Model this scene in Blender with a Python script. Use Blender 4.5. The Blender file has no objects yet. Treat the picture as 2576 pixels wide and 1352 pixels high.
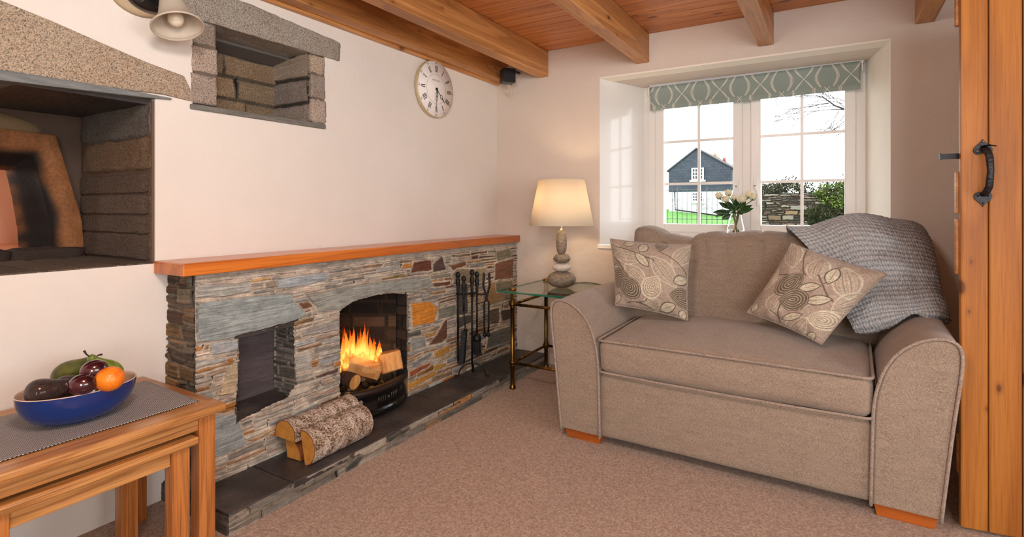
import bpy, bmesh, math, random
import numpy as np
from mathutils import Vector, Matrix, Euler, noise
random.seed(7)
RNG = np.random.default_rng(7)
PI = math.pi
# ---------------------------------------------------------------- camera model
CX, CY, FPX = 1288.0, 525.0, 1349.0
YAW = math.atan(813.0/1349.0)
EYE = 1.15
def ray(x, y):
    u = (x-CX)/FPX; v = -(y-CY)/FPX
    return Vector((-math.sin(YAW)+u*math.cos(YAW), math.cos(YAW)+u*math.sin(YAW), v))
def onX(x, y, c):
    r = ray(x, y); return Vector((0, 0, EYE)) + r*(c/r.x)
def onY(x, y, c):
    r = ray(x, y); return Vector((0, 0, EYE)) + r*(c/r.y)
def onZ(x, y, c):
    r = ray(x, y); return Vector((0, 0, EYE)) + r*((c-EYE)/r.z)
def onD(x, y, d):
    return Vector((0, 0, EYE)) + ray(x, y)*d
def lin(c):
    c = c/255.0
    return c/12.92 if c <= 0.04045 else ((c+0.055)/1.055)**2.4
def rgb(r, g, b): return (lin(r), lin(g), lin(b), 1.0)
# ---------------------------------------------------------------- objects
COL = bpy.context.scene.collection
WL = {}
def thing(name, label, cat, loc, group=None):
    o = bpy.data.objects.new(name, None); COL.objects.link(o)
    o.empty_display_size = 0.05
    o.location = loc; WL[o] = Vector(loc)
    o['label'] = label; o['category'] = cat
    if group: o['group'] = group
    return o
def tag(o, label=None, cat=None, group=None, kind=None):
    if label: o['label'] = label
    if cat: o['category'] = cat
    if group: o['group'] = group
    if kind: o['kind'] = kind
    return o
def mkobj(name, me, V, parent, base=False):
    """V: numpy world verts; recentres the mesh and parents it"""
    lo = V.min(0); hi = V.max(0)
    c = (lo+hi)/2
    if base: c[2] = lo[2]
    c = Vector([float(q) for q in c])
    me.transform(Matrix.Translation(-c))
    o = bpy.data.objects.new(name, me); COL.objects.link(o)
    WL[o] = c
    if parent is not None:
        o.parent = parent; o.location = c-WL[parent]
    else:
        o.location = c
    return o
def finish(o, bev=0.0, seg=2, sub=0, solid=0.0, ang=35):
    if solid:
        m = o.modifiers.new('t', 'SOLIDIFY'); m.thickness = solid; m.offset = 0
    if bev:
        m = o.modifiers.new('b', 'BEVEL'); m.width = bev; m.segments = seg
        m.limit_method = 'ANGLE'; m.angle_limit = math.radians(ang)
        m.harden_normals = False
    if sub:
        m = o.modifiers.new('s', 'SUBSURF'); m.levels = sub; m.render_levels = sub
    return o
class MB:
    def __init__(s): s.v = []; s.f = []; s.m = []; s.sm = []
    def add(s, verts, faces, mi=0, smooth=False):
        b = len(s.v); s.v.extend([tuple(v) for v in verts])
        for f in faces:
            s.f.append(tuple(b+i for i in f)); s.m.append(mi); s.sm.append(smooth)
        return s
    def box(s, a, b, M=None, mi=0):
        x0, y0, z0 = a; x1, y1, z1 = b
        vs = [Vector(p) for p in ((x0,y0,z0),(x1,y0,z0),(x1,y1,z0),(x0,y1,z0),(x0,y0,z1),(x1,y0,z1),(x1,y1,z1),(x0,y1,z1))]
        if M: vs = [M @ v for v in vs]
        return s.add(vs, [(0,3,2,1),(4,5,6,7),(0,1,5,4),(1,2,6,5),(2,3,7,6),(3,0,4,7)], mi)
    def hexa(s, vs, mi=0):
        return s.add(vs, [(0,3,2,1),(4,5,6,7),(0,1,5,4),(1,2,6,5),(2,3,7,6),(3,0,4,7)], mi)
    def prism(s, poly, O, U, V, N, d0, d1, mi=0, smooth=False):
        O, U, V, N = Vector(O), Vector(U), Vector(V), Vector(N); n = len(poly)
        a = [O+U*p[0]+V*p[1]+N*d0 for p in poly]; b = [O+U*p[0]+V*p[1]+N*d1 for p in poly]
        s.add(a+b, [tuple(range(n-1, -1, -1)), tuple(range(n, 2*n))], mi)
        base = len(s.v)-2*n
        for i in range(n):
            j = (i+1) % n
            s.f.append((base+i, base+j, base+n+j, base+n+i)); s.m.append(mi); s.sm.append(smooth)
        return s
    def tube(s, pts, r, seg=10, mi=0, caps=True, closed=False, smooth=True, flat=None):
        pts = [Vector(p) for p in pts]; n = len(pts)
        rs = r if isinstance(r, (list, tuple)) else [r]*n
        tang = []
        for i in range(n):
            if closed: t = pts[(i+1) % n]-pts[i-1]
            else: t = pts[min(i+1, n-1)]-pts[max(i-1, 0)]
            tang.append(t.normalized() if t.length > 1e-9 else Vector((0, 0, 1)))
        ref = Vector((0, 0, 1)) if abs(tang[0].z) < 0.9 else Vector((1, 0, 0))
        u = (ref-tang[0]*ref.dot(tang[0])).normalized()
        vs = []
        for i in range(n):
            u = (u-tang[i]*u.dot(tang[i]))
            u = u.normalized() if u.length > 1e-6 else tang[i].orthogonal().normalized()
            w = tang[i].cross(u)
            for k in range(seg):
                a = 2*PI*k/seg
                f1, f2 = (1, 1) if flat is None else flat
                vs.append(pts[i]+u*(math.cos(a)*rs[i]*f1)+w*(math.sin(a)*rs[i]*f2))
        fs = []
        rng = n if closed else n-1
        for i in range(rng):
            j = (i+1) % n
            for k in range(seg):
                l = (k+1) % seg
                fs.append((i*seg+k, i*seg+l, j*seg+l, j*seg+k))
        s.add(vs, fs, mi, smooth)
        if caps and not closed:
            b = len(s.v)-n*seg
            s.f.append(tuple(b+k for k in range(seg-1, -1, -1))); s.m.append(mi); s.sm.append(False)
            s.f.append(tuple(b+(n-1)*seg+k for k in range(seg))); s.m.append(mi); s.sm.append(False)
        return s
    def lathe(s, prof, C, seg=32, M=None, mi=0, sx=1, sy=1, smooth=True):
        C = Vector(C); vs = []; n = len(prof)
        for (r, z) in prof:
            for k in range(seg):
                a = 2*PI*k/seg
                p = Vector((math.cos(a)*r*sx, math.sin(a)*r*sy, z))
                if M: p = M @ p
                vs.append(C+p)
        fs = []
        for i in range(n-1):
            for k in range(seg):
                l = (k+1) % seg
                fs.append((i*seg+k, i*seg+l, (i+1)*seg+l, (i+1)*seg+k))
        s.add(vs, fs, mi, smooth)
        b = len(s.v)-n*seg
        if prof[0][0] > 1e-5: s.f.append(tuple(b+k for k in range(seg-1, -1, -1))); s.m.append(mi); s.sm.append(False)
        if prof[-1][0] > 1e-5: s.f.append(tuple(b+(n-1)*seg+k for k in range(seg))); s.m.append(mi); s.sm.append(False)
        return s
    def lathe_open(s, prof, C, seg=32, M=None, mi=0, sx=1, sy=1):
        # no caps at all
        C = Vector(C); vs = []; n = len(prof)
        for (r, z) in prof:
            for k in range(seg):
                a = 2*PI*k/seg
                p = Vector((math.cos(a)*r*sx, math.sin(a)*r*sy, z))
                if M: p = M @ p
                vs.append(C+p)
        fs = [(i*seg+k, i*seg+(k+1) % seg, (i+1)*seg+(k+1) % seg, (i+1)*seg+k) for i in range(n-1) for k in range(seg)]
        return s.add(vs, fs, mi, True)
    def ball(s, C, r, seg=16, rings=10, M=None, sc=(1, 1, 1), mi=0):
        prof = [(max(1e-6, math.sin(PI*i/rings))*r, -math.cos(PI*i/rings)*r*sc[2]) for i in range(rings+1)]
        return s.lathe(prof, C, seg, M, mi, sc[0], sc[1])
    def build(s, name, mats, parent=None, bev=0, seg=2, sub=0, solid=0, smooth=None, base=False, ang=35):
        me = bpy.data.meshes.new(name)
        me.from_pydata([tuple(v) for v in s.v], [], s.f)
        if not isinstance(mats, (list, tuple)): mats = [mats]
        for m in mats: me.materials.append(m)
        me.polygons.foreach_set('material_index', s.m)
        me.polygons.foreach_set('use_smooth', [bool(q) if smooth is None else smooth for q in s.sm])
        me.update()
        o = mkobj(name, me, np.array([tuple(v) for v in s.v], dtype=float), parent, base)
        return finish(o, bev, seg, sub, solid, ang)
def npmesh(name, V, F, mats, parent=None, cols=None, uvs=None, smooth=True, mi=None, base=False):
    """V (n,3), F (m,4) numpy; cols per-vertex rgb; uvs per-vertex"""
    me = bpy.data.meshes.new(name)
    n, m = len(V), len(F); k = F.shape[1]
    me.vertices.add(n); me.vertices.foreach_set('co', V.astype(np.float32).ravel())
    me.loops.add(m*k); me.loops.foreach_set('vertex_index', F.astype(np.int32).ravel())
    me.polygons.add(m)
    me.polygons.foreach_set('loop_start', np.arange(0, m*k, k, dtype=np.int32))
    me.polygons.foreach_set('loop_total', np.full(m, k, dtype=np.int32))
    me.update(calc_edges=True)
    if not isinstance(mats, (list, tuple)): mats = [mats]
    for q in mats: me.materials.append(q)
    if mi is not None: me.polygons.foreach_set('material_index', mi.astype(np.int32))
    me.polygons.foreach_set('use_smooth', np.full(m, bool(smooth)))
    if cols is not None:
        a = me.color_attributes.new('Col', 'FLOAT_COLOR', 'POINT')
        c4 = np.ones((n, 4), dtype=np.float32); c4[:, :cols.shape[1]] = cols
        a.data.foreach_set('color', c4.ravel())
    if uvs is not None:
        u = me.uv_layers.new(name='UVMap')
        u.data.foreach_set('uv', uvs[F.ravel()].astype(np.float32).ravel())
    me.validate(); me.update()
    return mkobj(name, me, V, parent, base)
def gridfaces(nu, nv, wrapu=False):
    """vertices indexed i*nv+j, i along u"""
    i = np.arange(nu if wrapu else nu-1); j = np.arange(nv-1)
    I, J = np.meshgrid(i, j, indexing='ij')
    I2 = (I+1) % nu
    return np.stack([I*nv+J, I2*nv+J, I2*nv+J+1, I*nv+J+1], -1).reshape(-1, 4)
# ---------------------------------------------------------------- numpy noise
def _h(ix, iy, seed):
    with np.errstate(over='ignore'):
        h = (ix.astype(np.int64)*374761393 + iy.astype(np.int64)*668265263 + seed*1442695041)
        h = (h ^ (h >> 13))*1274126177
        h = h ^ (h >> 16)
    return (h & 0xffffff)/float(0xffffff)
def vn(x, y, seed=0):
    x = np.asarray(x, dtype=float); y = np.asarray(y, dtype=float)
    ix = np.floor(x); iy = np.floor(y); fx = x-ix; fy = y-iy
    fx = fx*fx*(3-2*fx); fy = fy*fy*(3-2*fy)
    a = _h(ix, iy, seed); b = _h(ix+1, iy, seed); c = _h(ix, iy+1, seed); d = _h(ix+1, iy+1, seed)
    return (a*(1-fx)+b*fx)*(1-fy)+(c*(1-fx)+d*fx)*fy
def fbm(x, y, seed=0, o=4):
    t = 0; a = 0.5; s = 0
    for k in range(o):
        t = t+a*vn(x*2**k, y*2**k, seed+k*17); s += a; a *= 0.5
    return t/s
def sstep(x, a, b):
    t = np.clip((x-a)/(b-a), 0, 1); return t*t*(3-2*t)
def polysd(px, py, poly):
    """signed distance, positive inside"""
    d = np.full(px.shape, 1e9); inside = np.zeros(px.shape, bool); n = len(poly)
    for i in range(n):
        ax, ay = poly[i]; bx, by = poly[(i+1) % n]
        ex, ey = bx-ax, by-ay; L = ex*ex+ey*ey+1e-12
        t = np.clip(((px-ax)*ex+(py-ay)*ey)/L, 0, 1)
        d = np.minimum(d, (px-ax-t*ex)**2+(py-ay-t*ey)**2)
        c = ((ay > py) != (by > py)) & (px < ex*(py-ay)/(by-ay+1e-12)+ax)
        inside ^= c
    d = np.sqrt(d)
    return np.where(inside, d, -d)
# ---------------------------------------------------------------- shader helpers
class S:
    def __init__(s, name, col=(0.8, 0.8, 0.8, 1), rough=0.6, metal=0.0, **kw):
        s.m = bpy.data.materials.new(name); s.m.use_nodes = True
        s.nt = s.m.node_tree; s.b = s.nt.nodes['Principled BSDF']; s.out = s.nt.nodes['Material Output']
        s.b.inputs['Base Color'].default_value = col
        s.b.inputs['Roughness'].default_value = rough
        s.b.inputs['Metallic'].default_value = metal
        for k, v in kw.items(): s.b.inputs[k.replace('_', ' ')].default_value = v
        s._tc = None
    def n(s, t, **kw):
        q = s.nt.nodes.new(t)
        for k, v in kw.items(): setattr(q, k, v)
        return q
    def put(s, sock, v):
        if isinstance(v, bpy.types.NodeSocket): s.nt.links.new(v, sock)
        else: sock.default_value = v
    def co(s, which='Object', scale=(1, 1, 1), rot=(0, 0, 0), loc=(0, 0, 0)):
        if s._tc is None: s._tc = s.n('ShaderNodeTexCoord')
        m = s.n('ShaderNodeMapping'); s.nt.links.new(s._tc.outputs[which], m.inputs[0])
        m.inputs['Scale'].default_value = scale; m.inputs['Rotation'].default_value = rot; m.inputs['Location'].default_value = loc
        if getattr(s, 'perobj', False):
            oi = s.n('ShaderNodeObjectInfo'); mm = s.math('MULTIPLY', oi.outputs['Random'], 37.0); s.nt.links.new(mm, m.inputs['Location'])
        return m.outputs[0]
    def noise(s, vec, scale=5, detail=4, rough=0.5, dist=0.0, col=False):
        q = s.n('ShaderNodeTexNoise'); s.put(q.inputs['Vector'], vec)
        q.inputs['Scale'].default_value = scale; q.inputs['Detail'].default_value = detail
        q.inputs['Roughness'].default_value = rough; q.inputs['Distortion'].default_value = dist
        return q.outputs['Color' if col else 'Fac']
    def voro(s, vec, scale=5, feature='F1', out='Distance', rand=1.0):
        q = s.n('ShaderNodeTexVoronoi', feature=feature); s.put(q.inputs['Vector'], vec)
        q.inputs['Scale'].default_value = scale; q.inputs['Randomness'].default_value = rand
        return q.outputs[out]
    def wave(s, vec, scale=5, dist=2, detail=2, dscale=1, typ='BANDS', dirn='X', prof='SIN'):
        q = s.n('ShaderNodeTexWave', wave_type=typ, wave_profile=prof)
        if typ == 'BANDS': q.bands_direction = dirn
        else: q.rings_direction = dirn
        s.put(q.inputs['Vector'], vec)
        q.inputs['Scale'].default_value = scale; q.inputs['Distortion'].default_value = dist
        q.inputs['Detail'].default_value = detail; q.inputs['Detail Scale'].default_value = dscale
        return q.outputs['Fac']
    def ramp(s, fac, stops, interp='LINEAR'):
        q = s.n('ShaderNodeValToRGB'); s.put(q.inputs[0], fac); cr = q.color_ramp; cr.interpolation = interp
        while len(cr.elements) < len(stops): cr.elements.new(0.5)
        for e, (p, c) in zip(cr.elements, stops):
            e.position = p
            e.color = c if isinstance(c, tuple) else (c, c, c, 1)
        return q.outputs[0]
    def mix(s, fac, a, b, mode='MIX'):
        q = s.n('ShaderNodeMix', data_type='RGBA', blend_type=mode); q.clamp_result = False
        s.put(q.inputs[0], fac); s.put(q.inputs[6], a); s.put(q.inputs[7], b)
        return q.outputs[2]
    def math(s, op, a, b=0.0, c=0.0, clamp=False):
        q = s.n('ShaderNodeMath', operation=op, use_clamp=clamp); s.put(q.inputs[0], a); s.put(q.inputs[1], b)
        if op in ('MULTIPLY_ADD', 'COMPARE', 'SMOOTH_MIN', 'WRAP'): s.put(q.inputs[2], c)
        return q.outputs[0]
    def sep(s, vec):
        q = s.n('ShaderNodeSeparateXYZ'); s.put(q.inputs[0], vec); return q.outputs
    def attr(s, name='Col'):
        q = s.n('ShaderNodeAttribute', attribute_name=name); return q.outputs['Color']
    def uv(s, scale=(1, 1, 1), rot=(0, 0, 0)): return s.co('UV', scale, rot)
    def base(s, v): s.put(s.b.inputs['Base Color'], v); return s
    def rough(s, v): s.put(s.b.inputs['Roughness'], v); return s
    def bump(s, h, strength=0.5, dist=0.01, chain=None):
        q = s.n('ShaderNodeBump'); s.put(q.inputs['Height'], h)
        q.inputs['Strength'].default_value = strength; q.inputs['Distance'].default_value = dist
        if chain is not None: s.nt.links.new(chain, q.inputs['Normal'])
        s.nt.links.new(q.outputs[0], s.b.inputs['Normal']); return q.outputs[0]
AX = {'X': (1, 0, 0), 'Y': (0, 1, 0), 'Z': (0, 0, 1)}
def wood(name, axis, c_lo, c_mid, c_hi, rough=0.42, ring=9.0, knots=0.0, fine=1.0, coat=0.0, off=(0, 0, 0), stretch=0.06, lines=0.7, kflat='Y'):
    s = S(name, rough=rough); s.perobj = True
    st = [1.0, 1.0, 1.0]; st['XYZ'.index(axis)] = stretch
    v = s.co('Object', tuple(st), loc=off)
    big = s.noise(v, 6, 2, 0.5, 0.3)
    w = s.math('MULTIPLY', s.noise(v, 4.5, 2, 0.5, 0.25), ring*9)
    rings = s.math('SINE', w)
    r01 = s.math('MULTIPLY_ADD', rings, 0.5, 0.5)
    fv = s.co('Object', tuple(q*1.0 if q == 1.0 else 0.02 for q in st))
    fine_n = s.noise(fv, 260, 2, 0.6)
    t = s.math('ADD', s.math('MULTIPLY', r01, 0.22), s.math('MULTIPLY', big, 0.55))
    t = s.math('ADD', t, s.math('MULTIPLY', s.math('SUBTRACT', fine_n, 0.5), 0.45*fine))
    c = s.ramp(t, [(0.05, c_lo), (0.42, c_mid), (0.85, c_hi)])
    saw = s.math('FRACT', s.math('MULTIPLY', w, 0.36))
    ln = s.ramp(saw, [(0.0, 0.0), (0.62, 0.03), (0.90, 0.55), (1.0, 0.0)])
    c = s.mix(s.math('MULTIPLY', ln, lines), c, (c_lo[0]*.8, c_lo[1]*.7, c_lo[2]*.6, 1))
    fl = s.ramp(s.noise(fv, 130, 3, 0.7), [(0.36, 0.5), (0.46, 0.0)])
    c = s.mix(s.math('MULTIPLY', fl, fine*0.6), c, c_lo)
    if knots:
        kst = [1.0, 1.0, 1.0]; kst['XYZ'.index(axis)] = 0.5; kst['XYZ'.index(kflat)] = 0.0
        kv = s.co('Object', tuple(kst), loc=(0.3, 0.2, 0.1))
        q = s.n('ShaderNodeTexVoronoi', voronoi_dimensions='2D'); kx = s.sep(kv); ks = [i for i in (0, 1, 2) if i != 'XYZ'.index(kflat)]; cb = s.n('ShaderNodeCombineXYZ'); s.put(cb.inputs[0], kx[ks[0]]); s.put(cb.inputs[1], kx[ks[1]]); s.put(q.inputs['Vector'], cb.outputs[0]); q.inputs['Scale'].default_value = knots
        cell = q.outputs['Color']; cs = s.n('ShaderNodeSeparateColor'); s.put(cs.inputs[0], cell)
        rad = s.math('MULTIPLY', s.math('SUBTRACT', cs.outputs[0], 0.45, clamp=True), 0.13)
        k = s.math('LESS_THAN', q.outputs['Distance'], rad)
        soft = s.ramp(s.math('SUBTRACT', q.outputs['Distance'], rad), [(0.0, 0.9), (0.035, 0.25), (0.09, 0.0)])
        c = s.mix(soft, c, (c_lo[0]*0.45, c_lo[1]*0.38, c_lo[2]*0.3, 1))
    s.base(c); s.b.inputs['Coat Weight'].default_value = coat; s.b.inputs['Coat Roughness'].default_value = 0.25
    s.bump(fine_n, 0.15, 0.002)
    return s.m
def woven(name, c1, c2, scale=420, rough=0.95, bumpd=0.0012, var=0.5):
    s = S(name, rough=rough); s.b.inputs['Sheen Weight'].default_value = 0.25
    s.b.inputs['Specular IOR Level'].default_value = 0.15
    a = s.noise(s.co('Object', (1, 1, 0.3)), scale, 2, 0.6)
    b = s.noise(s.co('Object', (0.3, 0.45, 1)), scale, 2, 0.6)
    t = s.math('MULTIPLY_ADD', s.math('ADD', a, b), 0.5, 0.0)
    big = s.noise(s.co('Object', (0.2, 0.2, 1)), 60, 2, 0.5)
    t2 = s.math('ADD', t, s.math('MULTIPLY', s.math('SUBTRACT', big, 0.5), 0.12))
    s.base(s.ramp(t2, [(0.5-0.2*var, c1), (0.5+0.25*var, c2)]))
    s.bump(t, 0.9, bumpd*2)
    return s.m
SKY, E_SIDE, E_REAR, E_LAMP, E_FIRE, EXPO = 4.4, 26.0, 66.0, 4.5, 1.5, 0.14; E_TOPFILL = 58.0
# ================================================================ materials
def plaster(name, c, bs=0.35):
    s = S(name, rough=0.85); v = s.co('Object')
    n1 = s.noise(v, 4, 3, 0.5); n2 = s.noise(v, 60, 4, 0.65); n3 = s.noise(v, 14, 3, 0.6)
    d = (c[0]*0.93, c[1]*0.92, c[2]*0.91, 1)
    s.base(s.mix(s.ramp(n1, [(0.3, 0.0), (0.75, 0.6)]), c, d))
    h = s.math('ADD', s.math('MULTIPLY', n2, 0.35), s.math('MULTIPLY', n3, 0.9))
    s.bump(h, bs, 0.012)
    return s.m
M_WALL = plaster('wall plaster', rgb(216, 203, 190), 0.5)
M_WALLL = plaster('wall plaster fine', rgb(229, 222, 213), 0.3)
def mk_reveal():
    s = S('reveal gloss paint', rgb(240, 237, 232), rough=0.5)
    s.b.inputs['Coat Weight'].default_value = 0.5; s.b.inputs['Coat Roughness'].default_value = 0.03; s.b.inputs['Coat IOR'].default_value = 1.6
    n = s.noise(s.co('Object'), 30, 3, 0.6); q = s.n('ShaderNodeBump'); s.put(q.inputs['Height'], n)
    q.inputs['Strength'].default_value = 0.08; q.inputs['Distance'].default_value = 0.004
    s.nt.links.new(q.outputs[0], s.b.inputs['Normal'])
    return s.m
M_REV = mk_reveal()
M_REVMATT = plaster('reveal soffit paint', rgb(240, 234, 220), 0.12)
M_UPVC = S('white window plastic', rgb(240, 236, 230), rough=0.3).m
def mk_carpet():
    s = S('carpet', rough=1.0); v = s.co('Object')
    s.b.inputs['Specular IOR Level'].default_value = 0.05; s.b.inputs['Sheen Weight'].default_value = 0.3
    a = s.noise(v, 330, 3, 0.75); b = s.noise(v, 110, 2, 0.6); c = s.noise(v, 1.3, 2, 0.5)
    t = s.math('ADD', s.math('MULTIPLY', a, 0.6), s.math('MULTIPLY', b, 0.4))
    c1 = s.ramp(t, [(0.34, rgb(96, 72, 58)), (0.5, rgb(172, 142, 120)), (0.66, rgb(226, 202, 180))])
    s.base(s.mix(s.math('MULTIPLY', c, 0.25), c1, rgb(160, 118, 90)))
    s.bump(t, 1.0, 0.006)
    return s.m
M_CARPET = mk_carpet()
PL, PM, PH = rgb(122, 62, 24), rgb(188, 112, 54), rgb(216, 146, 84)
M_BEAM = wood('pine beam', 'Y', rgb(136, 84, 40), rgb(198, 138, 80), rgb(222, 170, 112), 0.45, ring=5, knots=5.0, kflat='X')
M_BOARD = wood('pine ceiling board', 'X', rgb(150, 84, 38), rgb(200, 126, 68), rgb(222, 156, 94), 0.42, ring=6, knots=5.5, kflat='Z')
M_MANTEL = wood('orange pine mantel', 'Y', rgb(150, 72, 20), rgb(206, 112, 36), rgb(224, 138, 56), 0.28, ring=6, coat=0.4)
M_DOOR = wood('honey pine door', 'Z', rgb(126, 70, 20), rgb(166, 104, 40), rgb(182, 122, 54), 0.5, ring=2.4, knots=7.0, kflat='Y', coat=0.08)
M_OAK_Y = wood('oak along', 'Y', rgb(128, 78, 34), rgb(188, 132, 74), rgb(216, 166, 104), 0.33, ring=9, fine=1.8, coat=0.25)
M_OAK_X = wood('oak across', 'X', rgb(124, 72, 32), rgb(180, 122, 66), rgb(206, 152, 92), 0.33, ring=9, fine=1.8, coat=0.25)
M_OAK_Z = wood('oak upright', 'Z', rgb(126, 70, 28), rgb(184, 116, 56), rgb(204, 140, 78), 0.35, ring=5, fine=1.6, coat=0.2)
M_DOOR.node_tree.nodes['Principled BSDF'].inputs['Specular IOR Level'].default_value = .25
M_FOOT = wood('sofa foot wood', 'X', rgb(130, 60, 18), rgb(178, 92, 32), rgb(196, 110, 44), 0.3, ring=4, coat=0.3)
M_BLACK = S('black satin', rgb(22, 22, 24), rough=0.35).m
def mk_iron(name, c=(18, 18, 20), r=0.5, sc=70, st=0.5):
    s = S(name, rgb(*c), rough=r); s.b.inputs['Metallic'].default_value = 0.3
    s.bump(s.noise(s.co('Object'), sc, 3, 0.6), st, 0.004); return s.m
M_IRON = mk_iron('wrought iron'); M_HANDLE = mk_iron('forged black handle', (24, 24, 27), 0.38, 90, 0.9)
def mk_granite():
    s = S('granite', rough=0.85); v = s.co('Object')
    n1 = s.noise(v, 210, 3, 0.75); n2 = s.noise(v, 420, 2, 0.7); n3 = s.noise(v, 9, 3, 0.6)
    a = s.attr()
    sp = s.ramp(n1, [(0.36, 0.25), (0.46, 0.8), (0.58, 1.15), (0.7, 1.4)])
    sp2 = s.ramp(n2, [(0.33, 0.45), (0.45, 1.0), (0.7, 1.25)])
    c = s.mix(1.0, a, sp, 'MULTIPLY'); c = s.mix(1.0, c, sp2, 'MULTIPLY')
    c = s.mix(s.ramp(n3, [(0.4, 0.0), (0.75, 0.35)]), c, s.mix(1.0, c, rgb(236, 214, 192), 'MULTIPLY'))
    s.base(c); s.bump(s.math('ADD', n1, s.math('MULTIPLY', n3, 1.2)), 0.8, 0.006); return s.m
M_GRANITE = mk_granite()
def mk_slate():
    s = S('stone', rough=0.75); v = s.co('Object'); a = s.attr()
    st = s.noise(s.co('Object', (1, 0.1, 1.2)), 130, 4, 0.7, 0.4)
    n2 = s.noise(v, 22, 4, 0.65); n3 = s.noise(v, 240, 2, 0.7)
    c = s.mix(1.0, a, s.ramp(st, [(0.28, 0.55), (0.5, 1.0), (0.72, 1.35)]), 'MULTIPLY')
    c = s.mix(1.0, c, s.ramp(n2, [(0.3, 0.78), (0.7, 1.2)]), 'MULTIPLY')
    c = s.mix(1.0, c, s.ramp(n3, [(0.3, 0.8), (0.7, 1.15)]), 'MULTIPLY')
    s.base(c); s.bump(s.math('ADD', st, s.math('MULTIPLY', n3, 0.4)), 0.85, 0.006); return s.m
M_STONE = mk_slate()
def mk_vcol(name, rough=0.8, bsc=80, bst=0.5, metal=0.0, coat=0.0):
    s = S(name, rough=rough, metal=metal); a = s.attr(); n = s.noise(s.co('Object'), bsc, 4, 0.65)
    s.base(s.mix(1.0, a, s.ramp(n, [(0.3, 0.7), (0.7, 1.25)]), 'MULTIPLY')); s.bump(n, bst, 0.005)
    s.b.inputs['Coat Weight'].default_value = coat
    return s.m
M_VC = mk_vcol('mottled stone'); M_ROUGHVC = mk_vcol('mottled rough', 0.95, 150, 0.9)
def mk_slab():
    s = S('dark slate', rough=0.5); v = s.co('Object'); n = s.noise(v, 5, 5, 0.65); n2 = s.noise(v, 60, 4, 0.7)
    c = s.ramp(n, [(0.3, rgb(40, 37, 37)), (0.55, rgb(66, 61, 60)), (0.75, rgb(98, 87, 78))])
    c = s.mix(s.ramp(s.noise(v, 170, 2, 0.6), [(0.72, 0.0), (0.78, 0.7)]), c, rgb(170, 165, 160))
    s.base(c); s.rough(s.ramp(n2, [(0.3, 0.32), (0.7, 0.6)])); s.bump(n2, 0.35, 0.004); return s.m
M_SLAB = mk_slab()
def mk_glass(name, ior=1.45, col=(1, 1, 1, 1), rough=0.0):
    s = S(name, col, rough=rough); s.b.inputs['Transmission Weight'].default_value = 1.0; s.b.inputs['IOR'].default_value = ior
    return s.m
M_GLASS = mk_glass('clear glass')
def slatey(name, a, b, r=.6):
    s = S(name, rough=r); n = s.noise(s.co('Object', (1, .25, 2)), 45, 5, .7); s.base(s.ramp(n, [(.3, a), (.7, b)])); s.bump(n, .8, .006); return s.m
def mk_pane():
    m = bpy.data.materials.new('window pane glass'); m.use_nodes = True; nt = m.node_tree; nt.nodes.clear()
    o = nt.nodes.new('ShaderNodeOutputMaterial'); t = nt.nodes.new('ShaderNodeBsdfTransparent'); g = nt.nodes.new('ShaderNodeBsdfGlossy')
    g.inputs['Roughness'].default_value = 0.0; f = nt.nodes.new('ShaderNodeFresnel'); f.inputs[0].default_value = 1.35
    mx = nt.nodes.new('ShaderNodeMixShader'); gg = nt.nodes.new('ShaderNodeNewGeometry'); iv = nt.nodes.new('ShaderNodeMath'); iv.operation = 'SUBTRACT'; iv.inputs[0].default_value = 1.0; nt.links.new(gg.outputs['Backfacing'], iv.inputs[1]); mu = nt.nodes.new('ShaderNodeMath'); mu.operation = 'MULTIPLY'; nt.links.new(iv.outputs[0], mu.inputs[0]); nt.links.new(f.outputs[0], mu.inputs[1]); nt.links.new(mu.outputs[0], mx.inputs[0]); nt.links.new(t.outputs[0], mx.inputs[1]); nt.links.new(g.outputs[0], mx.inputs[2])
    nt.links.new(mx.outputs[0], o.inputs[0]); return m
M_PANE = mk_pane()
M_TTOP = mk_pane(); M_TTOP.name = 'table top glass'
for q_ in M_TTOP.node_tree.nodes:
    if q_.type == 'BSDF_TRANSPARENT': q_.inputs[0].default_value = (.90, .96, .93, 1)
    if q_.type == 'FRESNEL': q_.inputs[0].default_value = 1.5
# ================================================================ room shell
LX, BY, FH = -2.274, 3.544, 2.318        # left wall plane, back wall plane, ceiling boards
RX, NY = 2.25, -1.35                      # right wall, wall behind the camera
def struct(o): o['kind'] = 'structure'; return o
struct(MB().box((LX-0.75, NY-0.3, -0.12), (RX+0.3, BY+0.32, 0.0)).build('floor', M_CARPET))
# left wall, in blocks round its openings
w = MB(); T = LX-0.8
OV = (0.25, 1.074, 0.935, 1.585)          # bread oven recess  y0,y1,z0,z1
NI = (1.216, 1.885, 1.566, 2.02)         # granite niche
FB = (1.80, 2.32, 0.0, 0.72)              # fire chamber
def wl(y0, y1, z0, z1, x0=T): w.box((x0, y0, z0), (LX, y1, z1))
wl(NY-0.3, OV[0], 0, 2.45)
wl(OV[0], OV[1], 0, OV[2]); wl(OV[0], OV[1], OV[3], 2.45)
wl(OV[1], NI[0], 0, 2.45)
wl(NI[0], FB[0], 0, NI[2]); wl(NI[0], NI[1], NI[3], 2.45)
wl(FB[0], FB[1], FB[3], NI[2]); wl(NI[1], FB[1], NI[2], 2.45)
wl(FB[1], BY+0.3, 0, 2.45)
wl(NI[0], NI[1], NI[2], NI[3], T) if False else None
w.box((T, NI[0], NI[2]), (LX-0.34, NI[1], NI[3]))
struct(w.build('wall_left', M_WALLL))
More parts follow.
